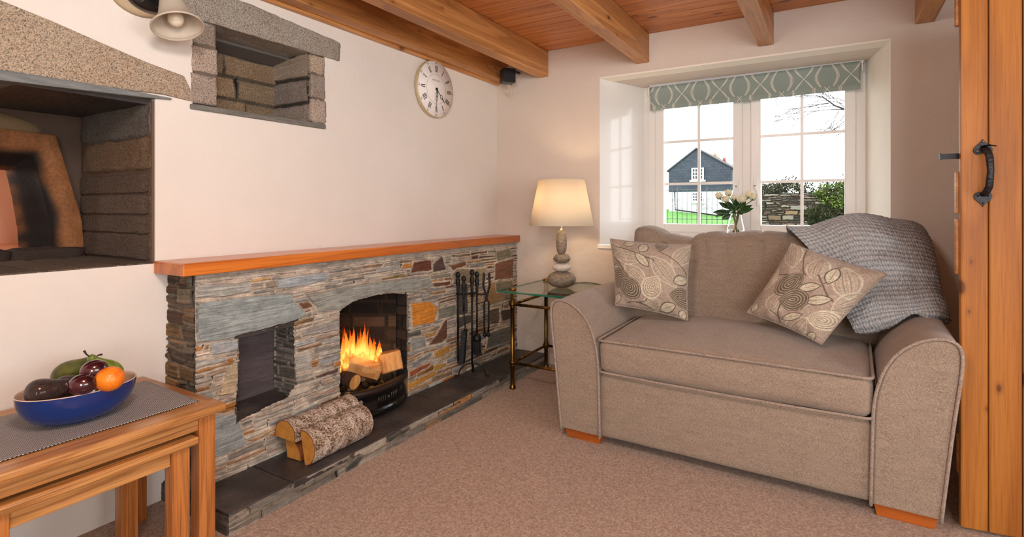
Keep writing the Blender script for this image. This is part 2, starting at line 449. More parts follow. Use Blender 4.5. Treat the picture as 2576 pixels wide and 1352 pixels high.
# back wall with splayed window opening
F0 = (-1.416, 0.258, 0.90, 2.062); WY = 4.0; K = WY/3.86
def zs_(z): return EYE+(z-EYE)*K
F1 = (-1.196*K, 0.156*K, 0.90, zs_(2.035))
w = MB(); o0, o1 = BY, WY+0.14
w.box((LX-0.4, o0, 0), (F0[0], o1, 2.45)); w.box((F0[1], o0, 0), (RX+0.3, o1, 2.45))
w.box((F0[0], o0, 0), (F0[1], o1, F0[2]-0.03)); w.box((F0[0], o0, F0[3]), (F0[1], o1, 2.45))
struct(w.build('wall_back', M_WALL))
# splayed linings
m = MB(); e = 0.0015
m.hexa([(F0[0], BY-e, F0[2]), (F0[0], WY, F0[2]), (F1[0], WY, F0[2]), (F0[0]+e, BY-e, F0[2]), (F0[0], BY-e, F0[3]), (F0[0], WY, F0[3]), (F1[0], WY, F0[3]), (F0[0]+e, BY-e, F0[3])])
struct(m.build('trim_1', M_REV))
m = MB()
m.hexa([(F0[1]-e, BY-e, F0[2]), (F1[1], WY, F0[2]), (F0[1], WY, F0[2]), (F0[1], BY-e, F0[2]), (F0[1]-e, BY-e, F0[3]), (F1[1], WY, F0[3]), (F0[1], WY, F0[3]), (F0[1], BY-e, F0[3])])
struct(m.build('trim_2', M_REVMATT))
m = MB()
m.hexa([(F0[0], BY-e, F0[3]-e), (F0[1], BY-e, F0[3]-e), (F1[1]+.1, WY+.1, F1[3]), (F1[0]-.1, WY+.1, F1[3]), (F0[0], BY-e, F0[3]+.01), (F0[1], BY-e, F0[3]+.01), (F1[1]+.1, WY+.1, F0[3]+.01), (F1[0]-.1, WY+.1, F0[3]+.01)])
struct(m.build('trim_3', M_REVMATT))
m = MB().box((F0[0]-.012, BY-.014, F0[2]-.03), (F0[1]+.012, WY+.1, F0[2]))
struct(m.build('trim_4', M_REV, bev=0.004))
# other walls (behind and beside the camera)
W2 = (-0.35, 1.55, 0.75, 2.0)             # fill_window_2 unseen, put in the right wall for the side fill light: y0,y1,z0,z1
w = MB()
w.box((RX, NY-0.3, 0), (RX+0.3, W2[0], 2.45)); w.box((RX, W2[1], 0), (RX+0.3, BY+0.4, 2.45))
w.box((RX, W2[0], 0), (RX+0.3, W2[1], W2[2])); w.box((RX, W2[0], W2[3]), (RX+0.3, W2[1], 2.45))
struct(w.build('wall_right', M_WALL))
W3 = (0.45, 2.05, 0.6, 2.05)              # unseen window added behind the camera for the rear fill light: x0,x1,z0,z1
w = MB()
w.box((LX-0.4, NY-0.3, 0), (W3[0], NY, 2.45)); w.box((W3[1], NY-0.3, 0), (RX+0.3, NY, 2.45))
w.box((W3[0], NY-0.3, 0), (W3[1], NY, W3[2])); w.box((W3[0], NY-0.3, W3[3]), (W3[1], NY, 2.45))
struct(w.build('wall_front', M_WALL))
for nm, a, b, ax in (('fill_window_2', (RX+.2, W2[0]), (RX+.2, W2[1]), 'Y'), ('fill_window_3', (W3[0], NY-.2), (W3[1], NY-.2), 'X')):
    z0, z1 = (W2[2], W2[3]) if nm == 'fill_window_2' else (W3[2], W3[3])
    m = MB()
    def bar(t0, t1, za, zb, th=.05):
        if ax == 'Y': m.box((a[0]-th/2, a[1]+t0*(b[1]-a[1]), za), (a[0]+th/2, a[1]+t1*(b[1]-a[1]), zb))
        else: m.box((a[0]+t0*(b[0]-a[0]), a[1]-th/2, za), (a[0]+t1*(b[0]-a[0]), a[1]+th/2, zb))
    bar(0, .04, z0, z1); bar(.96, 1, z0, z1); bar(.48, .52, z0, z1); bar(0, 1, z0, z0+.06); bar(0, 1, z1-.06, z1)
    struct(m.build(nm, M_UPVC))
# partition the pine door hangs on
struct(MB().box((1.16, 2.42, 0), (1.28, BY, 2.45)).build('wall_partition', M_WALL))
# ceiling: tongue and groove boards running across, laid over the beams
m = MB(); y = NY-0.02; i = 0
while y < BY:
    y2 = min(y+0.098, BY+0.0)
    m.box((LX, y+0.0018, FH+0.0), (RX, y2-0.0018, FH+0.02)); y += 0.098; i += 1
m.box((LX-.05, NY-.05, FH+0.021), (RX+.05, BY+.05, FH+0.08), mi=1)
struct(m.build('ceiling', [M_BOARD, S('board gap', rgb(60, 30, 12), rough=0.9).m], bev=0.0025, seg=1))
# ceiling beams
BEAMS = [(-1.905, -1.819, 'second from the fireplace wall'), (-1.146, -1.063, 'third from the fireplace wall, passing left of the window'),
         (-0.399, -0.313, 'ending over the middle of the window'), (0.362, 0.447, 'nearest the pine door'), (1.12, 1.205, '')]
t = thing('ceiling_beam', 'squared pine beam lying against the white fireplace wall above the round clock', 'beam', (-2.2, BY, 2.12), 'pine ceiling beams')
MB().box((-2.245, NY, 2.128), (-2.168, BY-.001, FH-.001)).build('beam_timber', M_BEAM, t, bev=0.005)
MB().box((LX+.001, NY, 2.112), (-2.247, BY-.001, 2.20)).build('wall_plate', M_BEAM, t, bev=0.003)
for x0, x1, where in BEAMS[:4]:
    o = MB().box((x0, NY, 2.127), (x1, BY-.001, FH-.001)).build('ceiling_beam', M_BEAM, bev=0.006)
    tag(o, 'squared pine ceiling beam '+where, 'beam', 'pine ceiling beams')
# skirting rubble line / worn plaster foot under the tables
# ---------------------------------------------------------------- window_1
t = bpy.data.objects.new('window_1', None); COL.objects.link(t); t.location = (-.54, WY, .9); WL[t] = Vector((-.54, WY, .9)); struct(t)
def frame(m, x0, x1, z0, z1, wd, y0, y1, wb=None):
    wb = wb or wd
    m.box((x0, y0, z0), (x0+wd, y1, z1)); m.box((x1-wd, y0, z0), (x1, y1, z1))
    m.box((x0+wd, y0, z0), (x1-wd, y1, z0+wb)); m.box((x0+wd, y0, z1-wd), (x1-wd, y1, z1))
m = MB(); frame(m, F1[0]-.01, F1[1]+.01, F1[2]-.01, F1[3]+.02, .112, WY, WY+.08, .10)
m.box((-.55, WY, .95), (-.49, WY+.08, 2.02))
m.build('window_frame', M_UPVC, t, bev=0.004)
for (x0, x1, gx0, gx1, mx, hx) in ((-1.108, -.527, -1.048, -.587, -.812, -.562), (-.478, .108, -.416, .049, -.181, -.447)):
    x0, x1, gx0, gx1, mx, hx = [q*K for q in (x0, x1, gx0, gx1, mx, hx)]
    zA, zB, zC, zD = zs_(.985), zs_(1.042), zs_(1.928), zs_(1.985)
    m = MB()
    m.box((x0, WY-.022, zA), (gx0, WY+.05, zD)); m.box((gx1, WY-.022, zA), (x1, WY+.05, zD))
    m.box((gx0, WY-.022, zA), (gx1, WY+.05, zB)); m.box((gx0, WY-.022, zC), (gx1, WY+.05, zD))
    c = m.build('casement', M_UPVC, t, bev=0.006, seg=2)
    b = MB(); gw = .009
    b.box((mx-gw, WY+.004, zB-.002), (mx+gw, WY+.02, zC+.002))
    for zz in (zs_(1.325), zs_(1.625)): b.box((gx0, WY+.0055, zz-gw), (mx-gw, WY+.019, zz+gw)); b.box((mx+gw, WY+.0055, zz-gw), (gx1, WY+.019, zz+gw))
    b.build('glazing_bars', M_UPVC, c)
    MB().box((gx0-.005, WY+.022, zB-.006), (gx1+.005, WY+.026, zC+.006)).build('pane', M_PANE, c)
    h = MB(); sg = -1 if hx < -.5 else 1
    h.box((hx-.012, WY-.036, 1.27), (hx+.012, WY-.022, 1.36))
    h.tube([(hx, WY-.04, 1.30), (hx, WY-.055, 1.295), (hx+sg*.012, WY-.058, 1.275), (hx+sg*.018, WY-.055, 1.25), (hx+sg*.018, WY-.052, 1.17)], [.009, .009, .008, .008, .007], 10)
    h.build('window_handle', M_UPVC, c, bev=0.003)
    MB().tube([(hx, WY-.05, 1.303), (hx, WY-.0655, 1.303)], .004, 10).build('lock', M_BLACK, c)
# ---------------------------------------------------------------- roller blind
def mk_blind():
    s = S('patterned blind fabric', rough=0.9); v = s.co('UV'); xyz = s.sep(v)
    bt = s.noise(s.co('Object'), 700, 2, 0.5)
    P = 0.256; x = xyz[0]; z = xyz[1]
    hem = s.math('LESS_THAN', z, 0.034)
    zz = s.math('ADD', z, s.math('MULTIPLY', hem, 0.185))
    k = s.math('MULTIPLY', s.math('SUBTRACT', zz, 0.098), PI/0.2075)
    cosz = s.math('ABSOLUTE', s.math('COSINE', k)); sinz = s.math('ABSOLUTE', s.math('SINE', k))
    fr = s.math('ABSOLUTE', s.math('SUBTRACT', s.math('FRACT', s.math('DIVIDE', x, P)), 0.5))
    xa = s.math('MULTIPLY', fr, P)                       # distance from oval centre
    xb = s.math('SUBTRACT', P/2, xa)                     # distance from the crossing
    mask = None
    for am, wd in ((0.0475, .0013), (0.0545, .0022), (0.0610, .0011)):
        for dist, f in ((xa, cosz), (xb, sinz)):
            d = s.math('ABSOLUTE', s.math('SUBTRACT', dist, s.math('MULTIPLY', s.math('MULTIPLY', f, am), 1.08)))
            l = s.math('LESS_THAN', d, wd)
            mask = l if mask is None else s.math('MAXIMUM', mask, l)
    base = s.mix(bt, rgb(132, 146, 138), rgb(160, 172, 164))
    s.base(s.mix(mask, base, rgb(226, 220, 208)))
    s.b.inputs['Specular IOR Level'].default_value = 0.1
    return s.m
M_BLIND = mk_blind()
t = thing('roller_blind', 'rolled up sage green roller blind with cream looping lines at the top of the window', 'blind', (-.5, 3.80, 1.84))
bx0, bx1 = -1.125*K, .128*K
BYY = WY-.075
def bz(x, z): return zs_(z)+(x-bx0)/(bx1-bx0)*0.012
prof = [(3.792, 2.012), (3.790, 1.99), (3.790, 1.883), (3.786, 1.880), (3.785, 1.850), (3.789, 1.846)]
zs = np.array([0.171, 0.149, 0.036, 0.033, 0.003, 0.0])
V = []; U = []
nx = 80
for i in range(nx):
    x = bx0+(bx1-bx0)*i/(nx-1)
    for (yy, z), q in zip(prof, zs): V.append((x, yy-3.80+BYY+.0015*math.sin(x*9), bz(x, z))); U.append((x-bx0+.03, q))
o = npmesh('blind_fabric', np.array(V), gridfaces(nx, len(prof)), M_BLIND, t, uvs=np.array(U)); finish(o, solid=.0012)
m = MB().tube([(bx0, BYY+.015, bz(bx0, 2.0)), (bx1, BYY+.015, bz(bx1, 2.0))], .019, 20); m.build('roller_tube', M_UPVC, t)
m = MB().box((bx0-.01, BYY-.007, zs_(2.013)), (bx1+.02, BYY+.04, zs_(2.031))); m.build('headrail', S('grey rail', rgb(196, 198, 202), rough=0.4).m, t, bev=.002)
for x in (bx0-.016, bx1+.006):
    MB().box((x, BYY-.015, bz(x, 1.955)), (x+.006, BYY+.04, bz(x, 2.015))).build('bracket', M_UPVC, t, bev=.002)
m = MB()
for dx in (-.004, .010):
    k = 0; z = 1.97
    while z > .96:
        m.ball((bx0-.022+dx, BYY-.01, z), .0026, 6, 4); z -= .0075
c = m.build('bead_chain', M_UPVC, t)
# ---------------------------------------------------------------- door
t = thing('plank_door', 'open honey pine plank door at the right edge of the photo', 'door', (.37, 2.46, 0.0))
dd = Vector((.9926, .121, 0)); dn = Vector((.121, -.9926, 0)); D0 = Vector((.384, 2.464, .012))
def dp(u, w, z): return D0+dd*u+dn*w+Vector((0, 0, z))
def dbox(m, u0, u1, w0, w1, z0, z1): m.hexa([dp(u0, w1, z0), dp(u1, w1, z0), dp(u1, w0, z0), dp(u0, w0, z0), dp(u0, w1, z1), dp(u1, w1, z1), dp(u1, w0, z1), dp(u0, w0, z1)])
ws = [0, .078, .170, .262, .354, .446, .538, .630, .722]
for i in range(8):
    m = MB(); dbox(m, ws[i]+(.0012 if i else 0), ws[i+1]-.0012, -.026, 0, 0, 1.99)
    m.build('door_plank', M_DOOR, t, bev=.005, seg=2)
m = MB(); dbox(m, .002, .72, -.024, -.010, 0.002, 1.988); m.build('core', S('dark joint', rgb(96, 46, 14), rough=.8).m, t)
for z0, z1 in ((.18, .32), (.90, 1.10), (1.12, 1.27) , (1.80, 1.95)):
    m = MB(); dbox(m, -.006 if z0 != .18 else .0, .71, -.05, -.0265, z0, z1); m.build('ledge', M_BEAM, t, bev=.003)
def heart(s, flip):
    P = []
    for k in range(28):
        a = 2*PI*k/28
        x = 16*math.sin(a)**3; y = 13*math.cos(a)-5*math.cos(2*a)-2*math.cos(3*a)-math.cos(4*a)
        P.append((x/16*.027*s, (y/16*.030*s)*(-1 if flip else 1)))
    return P if not flip else P[::-1]
hu = .0605
hd = MB()
zt, zb = 1.352, 1.186
hd.prism(heart(1.0, True), dp(hu, 0, zt-.002), dd, (0, 0, 1), dn, 0, .006)
hd.prism(heart(.95, False), dp(hu, 0, zb-.012), dd, (0, 0, 1), dn, 0, .006)
hp = [dp(hu, .004, zt-.004), dp(hu+.004, .028, zt-.012), dp(hu+.007, .040, zt-.035), dp(hu+.008, .046, (zt+zb)/2), dp(hu+.006, .040, zb+.028), dp(hu+.002, .026, zb+.008), dp(hu, .004, zb+.002)]
hd.tube(hp, [.009, .010, .0095, .0085, .0095, .010, .009], 12, flat=(1, 1.2))
hd.tube([dp(hu+.002, .004, zt+.004), dp(hu+.010, .03, zt+.006), dp(hu+.028, .034, zt+.001)], [.006, .006, .004], 8, flat=(.5, 1.6))
h = hd.build('door_handle', M_HANDLE, t, bev=.0015)
for (uu, zz) in ((hu, zt+.02), (hu-.017, zt-.012), (hu+.017, zt-.012), (hu-.014, zb-.004), (hu+.014, zb-.004), (hu, zb-.030)):
    MB().ball(dp(uu, .0065, zz), .0035, 8, 5).build('screw', M_BLACK if zz < 1.3 else S('steel', rgb(150, 150, 155), .35, .9).m, h)
m = MB(); dbox(m, -.048, .03, -.040, -.034, 1.318, 1.338); dbox(m, -.052, -.047, -.046, -.030, 1.316, 1.340)
m.build('latch_bar', M_IRON, t)
# ================================================================ stone panels
def c3(r, g, b): return np.array([lin(r), lin(g), lin(b)])
def panel(name, O, U, V, N, W, H, pal, parent, mat=None, res=.004, rows=(.02, .05), cols=(.07, .22), polys=(), holes=(), outline=None,
          prot=(.004, .012), mortar=c3(168, 156, 142), gap=.0035, split=.3, seed=1, warp=.005, slope=0.0, margin=0.0, strat=.0015, base_off=0.0, rag=0.0, streak=0.0):
    O, U, V, N = [np.array(q, float) for q in (O, U, V, N)]
    nu = int(W/res)+1; nv = int(H/res)+1
    gu, gv = np.meshgrid(np.linspace(0, W, nu), np.linspace(0, H, nv), indexing='ij')
    rg = random.Random(seed)
    wu = gu+warp*1.6*(fbm(gu*14, gv*22, seed, 3)-.5)*2; wv = gv+slope*gu+warp*(fbm(gu*9+5, gv*20, seed+3, 3)-.5)*2
    ids = np.zeros(gu.shape, int); dist = np.full(gu.shape, 1e3)
    info = [None]; vmin, vmax = wv.min(), wv.max()
    z = vmin-.01
    edges = []
    while z < vmax+.01: edges.append(z); z += rg.uniform(*rows)
    edges.append(z)
    for r in range(len(edges)-1):
        a, b = edges[r], edges[r+1]
        selr = (wv >= a) & (wv < b)
        if not selr.any(): continue
        u = -.03-rg.uniform(0, cols[1])
        while u < W+.05:
            u2 = u+rg.uniform(*cols)
            tl = rg.uniform(-.25, .25)
            subs = [(a, b)]
            if (b-a) > .026 and rg.random() < split:
                k = rg.choice((2, 3)) if (b-a) > .04 else 2
                cu = sorted(rg.uniform(.3, .7) if k == 2 else (q+1)/k+rg.uniform(-.08, .08) for q in range(k-1))
                ee = [a]+[a+(b-a)*q for q in cu]+[b]; subs = list(zip(ee[:-1], ee[1:]))
            for (sa, sb) in subs:
                ul = u+tl*(wv-a); ur = u2+tl*.6*(wv-a)
                sel = selr & (wu >= ul) & (wu < ur) & (wv >= sa) & (wv < sb)
                if sel.any():
                    info.append((pal(u+(u2-u)/2, (sa+sb)/2, rg), rg.uniform(*prot), rg.uniform(-.3, .3), rg.random()))
                    ids[sel] = len(info)-1
                    d = np.minimum(np.minimum(wu-ul, ur-wu), np.minimum(wv-sa, sb-wv))
                    dist[sel] = d[sel]
            u = u2
    for (poly, col, pr) in polys:
        sd = polysd(gu+warp*.8*(fbm(gu*30, gv*30, seed+9, 3)-.5)*2, gv+warp*.6*(fbm(gu*26+9, gv*30, seed+8, 3)-.5)*2, poly)
        ins = sd > 0
        info.append((col, pr, rg.uniform(-.15, .15), .03*rg.random())); ids[ins] = len(info)-1; dist[ins] = sd[ins]
        out = ~ins; dist[out] = np.minimum(dist[out], -sd[out])
    C = np.array([[0, 0, 0]]+[i[0] for i in info[1:]]); Pn = np.array([0]+[i[1] for i in info[1:]])
    T = np.array([0]+[i[2] for i in info[1:]]); R = np.array([0]+[i[3] for i in info[1:]])
    st = fbm(gu*6+R[ids]*50, (gv+T[ids]*.12*gu)*230+R[ids]*90, seed+21, 3)
    big = fbm(gu*10, gv*16, seed+31, 4)
    jag = .0025*(fbm(gu*120, gv*120, seed+77, 2)-.5)
    k = sstep(dist+jag, gap*.6, gap*2.2)
    if streak:
        sv = (gv+T[ids]*.12*gu)
        s1 = sstep(fbm(gu*5+R[ids]*31, sv*150+R[ids]*70, seed+91, 3), .56, .70)*sstep(R[ids], .25, .6)
        pk = .35+.65*sstep(R[ids], .05, .12); s2 = pk*sstep(fbm(gu*4+R[ids]*11, sv*190+R[ids]*40, seed+95, 3), .58, .68)
        s3 = pk*sstep(fbm(gu*7+R[ids]*3, sv*120, seed+97, 3), .60, .70)
    else: s1 = s2 = s3 = None
    mort = mortar*(.75+.5*fbm(gu*60, gv*60, seed+41, 4))[..., None]
    col = C[ids]*(.78+.44*st)[..., None]*(.85+.3*big)[..., None]
    if streak:
        col = col*(1-.45*s1[..., None])+c3(176, 112, 54)*(.45*s1)[..., None]
        col = col*(1+.35*s2[..., None]); col = col*(1-.5*s3[..., None])
    ck = np.exp(-((dist-gap*.9)/(gap*.35))**2)*sstep(fbm(gu*18, gv*18, seed+51, 2), .42, .6)
    col = mort*(1-k[..., None])+col*k[..., None]
    col = col*(1-.55*ck[..., None])
    grove = -.004*(1-sstep(np.abs(dist-gap*.4), 0, gap))       # little crack beside each stone
    h = Pn[ids]*k+(1-k)*.0035*fbm(gu*70, gv*70, seed+43, 3)+k*strat*2*(st-.5)+grove*k*(1-k)*2+.003*(big-.5)
    h = h+base_off
    P = O+gu[..., None]*U+gv[..., None]*V+h[..., None]*N
    F = gridfaces(nu, nv)
    keep = np.ones(len(F), bool)
    fu = gu.ravel()[F].mean(1); fv = gv.ravel()[F].mean(1)
    ru = rag*(fbm(fv*40, fv*0, seed+61, 3)-.5)*2; rv = rag*.4*(fbm(fu*40, fu*0+3, seed+63, 3)-.5)*2
    for hpoly in holes: keep &= ~(polysd(fu+ru, fv+rv, hpoly) > 0)
    if outline is not None: keep &= polysd(fu+ru, fv+rv, outline) > 0
    F = F[keep]
    used = np.unique(F); remap = -np.ones(nu*nv, int); remap[used] = np.arange(len(used))
    Vv = P.reshape(-1, 3)[used]; cc = col.reshape(-1, 3)[used]
    # orient faces along N
    nrm = np.cross(U, V)
    F = remap[F]
    if nrm.dot(N) < 0: F = F[:, ::-1]
    return npmesh(name, Vv, F, mat or M_STONE, parent, cols=cc, smooth=False)
GREY = [c3(166, 168, 162), c3(184, 182, 172), c3(152, 156, 154), c3(196, 188, 172), c3(176, 164, 148), c3(202, 194, 180), c3(160, 152, 140), c3(140, 136, 128)]
WARM = [c3(160, 138, 112), c3(128, 100, 76), c3(118, 76, 54), c3(150, 120, 90), c3(96, 66, 50)]
OCH = [c3(190, 124, 48), c3(168, 112, 44), c3(178, 142, 84)]
def pal_front(u, v, rg):
    y = FY0+u; z = .075+v
    w = .15+.65*sstep(y, 2.2, 3.3); oc = .05
    if z < .42 and 2.3 < y < 2.75: oc = .45
    if z < .3 and y < 1.9: w += .12; oc = .10
    r = rg.random()
    c = rg.choice(OCH) if r < oc else (rg.choice(WARM) if r < oc+w*.7 else rg.choice(GREY))
    return c*rg.uniform(.6, 1.12)*(1-.25*sstep(y, 2.6, 3.4))
FX, FY0, FY1, HZ = -2.092, 1.128, 3.53, .075
t_fire = thing('stone_fireplace', 'long low fireplace surround of grey, brown and ochre slate stones below the orange pine shelf', 'fireplace', (-2.18, 2.33, HZ))
def fpx(x, y):                       # point on the front face given in the photograph -> panel u,v
    p = onX(x, y, FX+.008); return (p.y-FY0, p.z-HZ)
def poly(*pts): return [fpx(*p) for p in pts]
def g(r, gg, b, k=1.0): return c3(r, gg, b)*k
big = [
 (poly((492, 760), (560, 752), (640, 742), (735, 735), (742, 760), (776, 793), (740, 808), (680, 826), (600, 845), (575, 856), (495, 866)), g(150, 160, 158), .016),
 (poly((765, 742), (860, 722), (960, 706), (1078, 692), (1092, 722), (1040, 737), (960, 742), (900, 757), (856, 782), (800, 790), (792, 770)), g(154, 156, 148), .016),
 (poly((492, 716), (560, 712), (632, 706), (636, 738), (560, 748), (492, 754)), g(166, 166, 158), .010),
 (poly((696, 700), (770, 690), (828, 684), (826, 705), (770, 722), (698, 730)), g(162, 170, 172), .011),
 (poly((529, 864), (602, 850), (602, 884), (531, 896)), g(172, 176, 176), .010),
 (poly((1034, 762), (1086, 758), (1100, 776), (1092, 814), (1036, 824)), g(214, 138, 44), .014),
 (poly((1040, 658), (1085, 653), (1086, 682), (1032, 688)), g(110, 64, 44), .011),
 (poly((1089, 664), (1112, 642), (1124, 680), (1089, 687)), g(84, 66, 58), .011),
 (poly((1128, 668), (1174, 655), (1172, 670), (1140, 682)), g(120, 78, 52), .009),
 (poly((1088, 712), (1134, 706), (1135, 718), (1090, 724)), g(104, 66, 46), .009),
 (poly((1082, 694), (1134, 686), (1134, 698), (1086, 704)), g(134, 132, 116), .009),
 (poly((1118, 806), (1126, 800), (1125, 850), (1112, 864), (1075, 872), (1100, 840)), g(100, 66, 48), .011),
 (poly((1102, 776), (1148, 765), (1148, 794), (1102, 806)), g(128, 128, 114), .010),
 (poly((1148, 798), (1188, 790), (1188, 812), (1150, 830)), g(84, 76, 74), .009),
 (poly((1148, 716), (1178, 712), (1178, 790), (1148, 796)), g(78, 70, 70), .009),
 (poly((1136, 690), (1150, 676), (1226, 674), (1222, 708), (1140, 716)), g(146, 132, 108), .010),
 (poly((1224, 716), (1262, 700), (1270, 752), (1226, 772)), g(152, 122, 84), .010),
 (poly((1245, 662), (1292, 650), (1290, 700), (1243, 706)), g(112, 76, 56), .012),
 (poly((1248, 630), (1284, 626), (1288, 648), (1250, 658)), g(128, 124, 100), .010),
 (poly((1246, 710), (1290, 704), (1288, 730), (1248, 735)), g(120, 116, 96), .010),
 (poly((1228, 838), (1285, 818), (1284, 858), (1222, 880)), g(104, 104, 94), .011),
 (poly((1258, 780), (1284, 776), (1284, 804), (1262, 808)), g(70, 58, 54), .012),
 (poly((1228, 780), (1256, 772), (1256, 814), (1232, 818)), g(98, 84, 72), .010),
 (poly((1025, 965), (1100, 930), (1100, 944), (1025, 985)), g(196, 138, 52), .010),
 (poly((1030, 935), (1085, 910), (1082, 922), (1030, 952)), g(150, 74, 34), .010),
 (poly((1094, 884), (1134, 866), (1132, 888), (1092, 906)), g(176, 130, 60), .010),
 (poly((1092, 920), (1124, 912), (1122, 924), (1092, 938)), g(178, 138, 58), .010),
 (poly((1036, 914), (1085, 884), (1088, 896), (1040, 928)), g(132, 136, 136), .010),
 (poly((1034, 850), (1070, 846), (1072, 874), (1034, 884)), g(148, 152, 148), .010),
 (poly((572, 925), (600, 912), (600, 960), (588, 996), (548, 1000)), g(186, 168, 136), .012),
 (poly((492, 906), (570, 896), (572, 912), (492, 932)), g(170, 168, 158), .010),
 (poly((606, 975), (606, 975.1), (606.1, 975)), g(0, 0, 0), .0),
 (poly((500, 1045), (600, 1040), (620, 1120), (560, 1150), (500, 1160)), g(156, 164, 164), .013),
 (poly((734, 1042), (800, 1012), (800, 1026), (732, 1058)), g(156, 170, 172), .010),
 (poly((805, 1012), (853, 993), (853, 1012), (806, 1028)), g(112, 84, 70), .010),
 (poly((790, 946), (853, 924), (853, 938), (796, 956)), g(84, 62, 54), .010),
 (poly((742, 890), (788, 882), (784, 930), (745, 938)), g(172, 170, 160), .010),
 (poly((755, 830), (855, 800), (855, 832), (760, 850)), g(158, 154, 146), .010),
 (poly((660, 1094), (720, 1058), (724, 1068), (640, 1114), (618, 1112)), g(190, 136, 62), .009),
]
big = [b for b in big if b[2] > 0]+[([(-.01, .797), (.6, .790), (1.2, .795), (2.5, .790), (2.5, .83), (-.01, .83)], c3(168, 160, 148), .0035)]
niche_poly = [(1.292-FY0, .262-HZ), (1.560-FY0, .318-HZ), (1.575-FY0, .318-HZ), (1.580-FY0, .47-HZ), (1.568-FY0, .632-HZ), (1.300-FY0, .600-HZ), (1.308-FY0, .46-HZ)]
niche_poly = poly((603, 848), (680, 828), (740, 811), (741, 870), (744, 930), (746, 968), (722, 1000), (592, 1066), (594, 1010), (600, 960), (602, 880))
fire_poly = poly((856, 786), (868, 770), (890, 757), (940, 744), (990, 738), (1026, 741), (1030, 760), (1028, 860), (1024, 960), (1022, 1010), (1000, 1010)) + [(1.83-FY0, -.02), (1.825-FY0, .20)]
fire_poly = [p for p in fire_poly]
fire_poly = poly((856, 786), (868, 770), (890, 757), (940, 744), (990, 738), (1026, 741), (1030, 760), (1028, 860), (1024, 960)) + [(2.31-FY0, -.02), (1.83-FY0, -.02)]
panel('stone_front', (FX, FY0, HZ), (0, 1, 0), (0, 0, 1), (1, 0, 0), FY1-FY0, .895-HZ, pal_front, t_fire, res=.0032, rows=(.018, .042), cols=(.06, .24),
      polys=big, holes=[niche_poly, fire_poly], seed=5, split=.45, warp=.007, rag=.0022, streak=1.0, mortar=c3(196, 182, 164))
def pal_end(u, v, rg): return rg.choice([c3(110, 96, 74), c3(86, 72, 56), c3(120, 110, 90), c3(70, 48, 34), c3(130, 100, 60), c3(104, 104, 92)])*rg.uniform(.7, 1.1)
panel('stone_end', (LX, FY0, HZ), (1, 0, 0), (0, 0, 1), (0, -1, 0), FX-LX+.010, .895-HZ, pal_end, t_fire, res=.004, rows=(.022, .07), cols=(.06, .16), seed=11, warp=.014, streak=.5,
      mortar=c3(120, 108, 92), base_off=0.004, prot=(.004, .014))
# solid masonry behind the facing stones
m = MB()
NB = -2.243
def fb(y0, y1, z0, z1, x0=LX+.001, x1=FX-.002): m.box((x0, y0, z0), (x1, y1, z1))
fb(FY0+.003, 1.278, HZ, .893); fb(1.278, 1.60, HZ, .255); fb(1.278, 1.60, .66, .893); fb(1.60, 1.80, HZ, .893)
fb(1.80, 2.32, .72, .893); fb(2.32, FY1-.002, HZ, .893)
M_MORT = plaster('lime mortar', rgb(150, 138, 124), .8)
m.build('masonry_core', M_MORT, t_fire)
# little niche: slate back, cheeks, shelf
MB().box((NB-.02, 1.278, .26), (NB, 1.60, .66)).build('niche_back', mk_slab.__call__() if False else slatey('violet slate', rgb(66, 58, 62), rgb(100, 90, 92), .5), t_fire)
def pal_ch(u, v, rg): return rg.choice([c3(96, 98, 92), c3(78, 74, 70), c3(110, 104, 96)])*rg.uniform(.7, 1.1)
panel('niche_cheek', (NB, 1.578, .26), (1, 0, 0), (0, 0, 1), (0, -1, 0), FX-NB+.006, .40, pal_ch, t_fire, seed=13, rows=(.02, .06), mortar=c3(140, 132, 120), base_off=.003)
panel('niche_cheek', (NB, 1.290, .26), (1, 0, 0), (0, 0, 1), (0, 1, 0), FX-NB+.006, .40, pal_ch, t_fire, seed=14, rows=(.02, .06), mortar=c3(140, 132, 120))
MB().box((NB, 1.284, .62), (FX+.004, 1.584, .665)).build('niche_soffit', M_SLAB, t_fire)
m = MB(); m.hexa([(NB, 1.284, .255), (FX-.004, 1.284, .25), (FX-.004, 1.59, .25), (NB, 1.59, .255), (NB, 1.284, .300), (FX-.004, 1.284, .272), (FX-.004, 1.59, .285), (NB, 1.59, .310)])
m.build('niche_shelf', M_SLAB, t_fire, bev=.003)
MB().tube([(NB+.006, 1.573, .29), (NB+.006, 1.573, .62)], .007, 8).build('mortar_bead', M_MORT, t_fire)
# fire chamber
FBX = -2.47
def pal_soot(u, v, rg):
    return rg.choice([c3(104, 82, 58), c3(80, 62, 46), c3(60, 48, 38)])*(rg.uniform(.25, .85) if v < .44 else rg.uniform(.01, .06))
a = Vector((-2.15, 2.285, 0)); b = Vector((FBX, 2.10, 0)); dv = (b-a)
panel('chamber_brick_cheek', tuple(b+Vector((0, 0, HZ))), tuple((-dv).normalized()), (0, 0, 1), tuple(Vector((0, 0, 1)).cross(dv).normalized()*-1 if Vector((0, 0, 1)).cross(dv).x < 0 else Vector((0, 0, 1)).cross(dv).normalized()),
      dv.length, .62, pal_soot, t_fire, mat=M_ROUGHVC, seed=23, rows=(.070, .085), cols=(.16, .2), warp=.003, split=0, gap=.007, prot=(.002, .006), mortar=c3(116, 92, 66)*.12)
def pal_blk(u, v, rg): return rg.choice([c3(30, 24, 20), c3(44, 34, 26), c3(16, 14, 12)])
panel('chamber_reveal', (-2.155, 2.305, HZ), (1, 0, 0), (0, 0, 1), (0, -1, 0), .075, .62, pal_blk, t_fire, mat=M_ROUGHVC, seed=24, rows=(.05, .1), prot=(.004, .014), mortar=c3(20, 16, 14), base_off=.005)
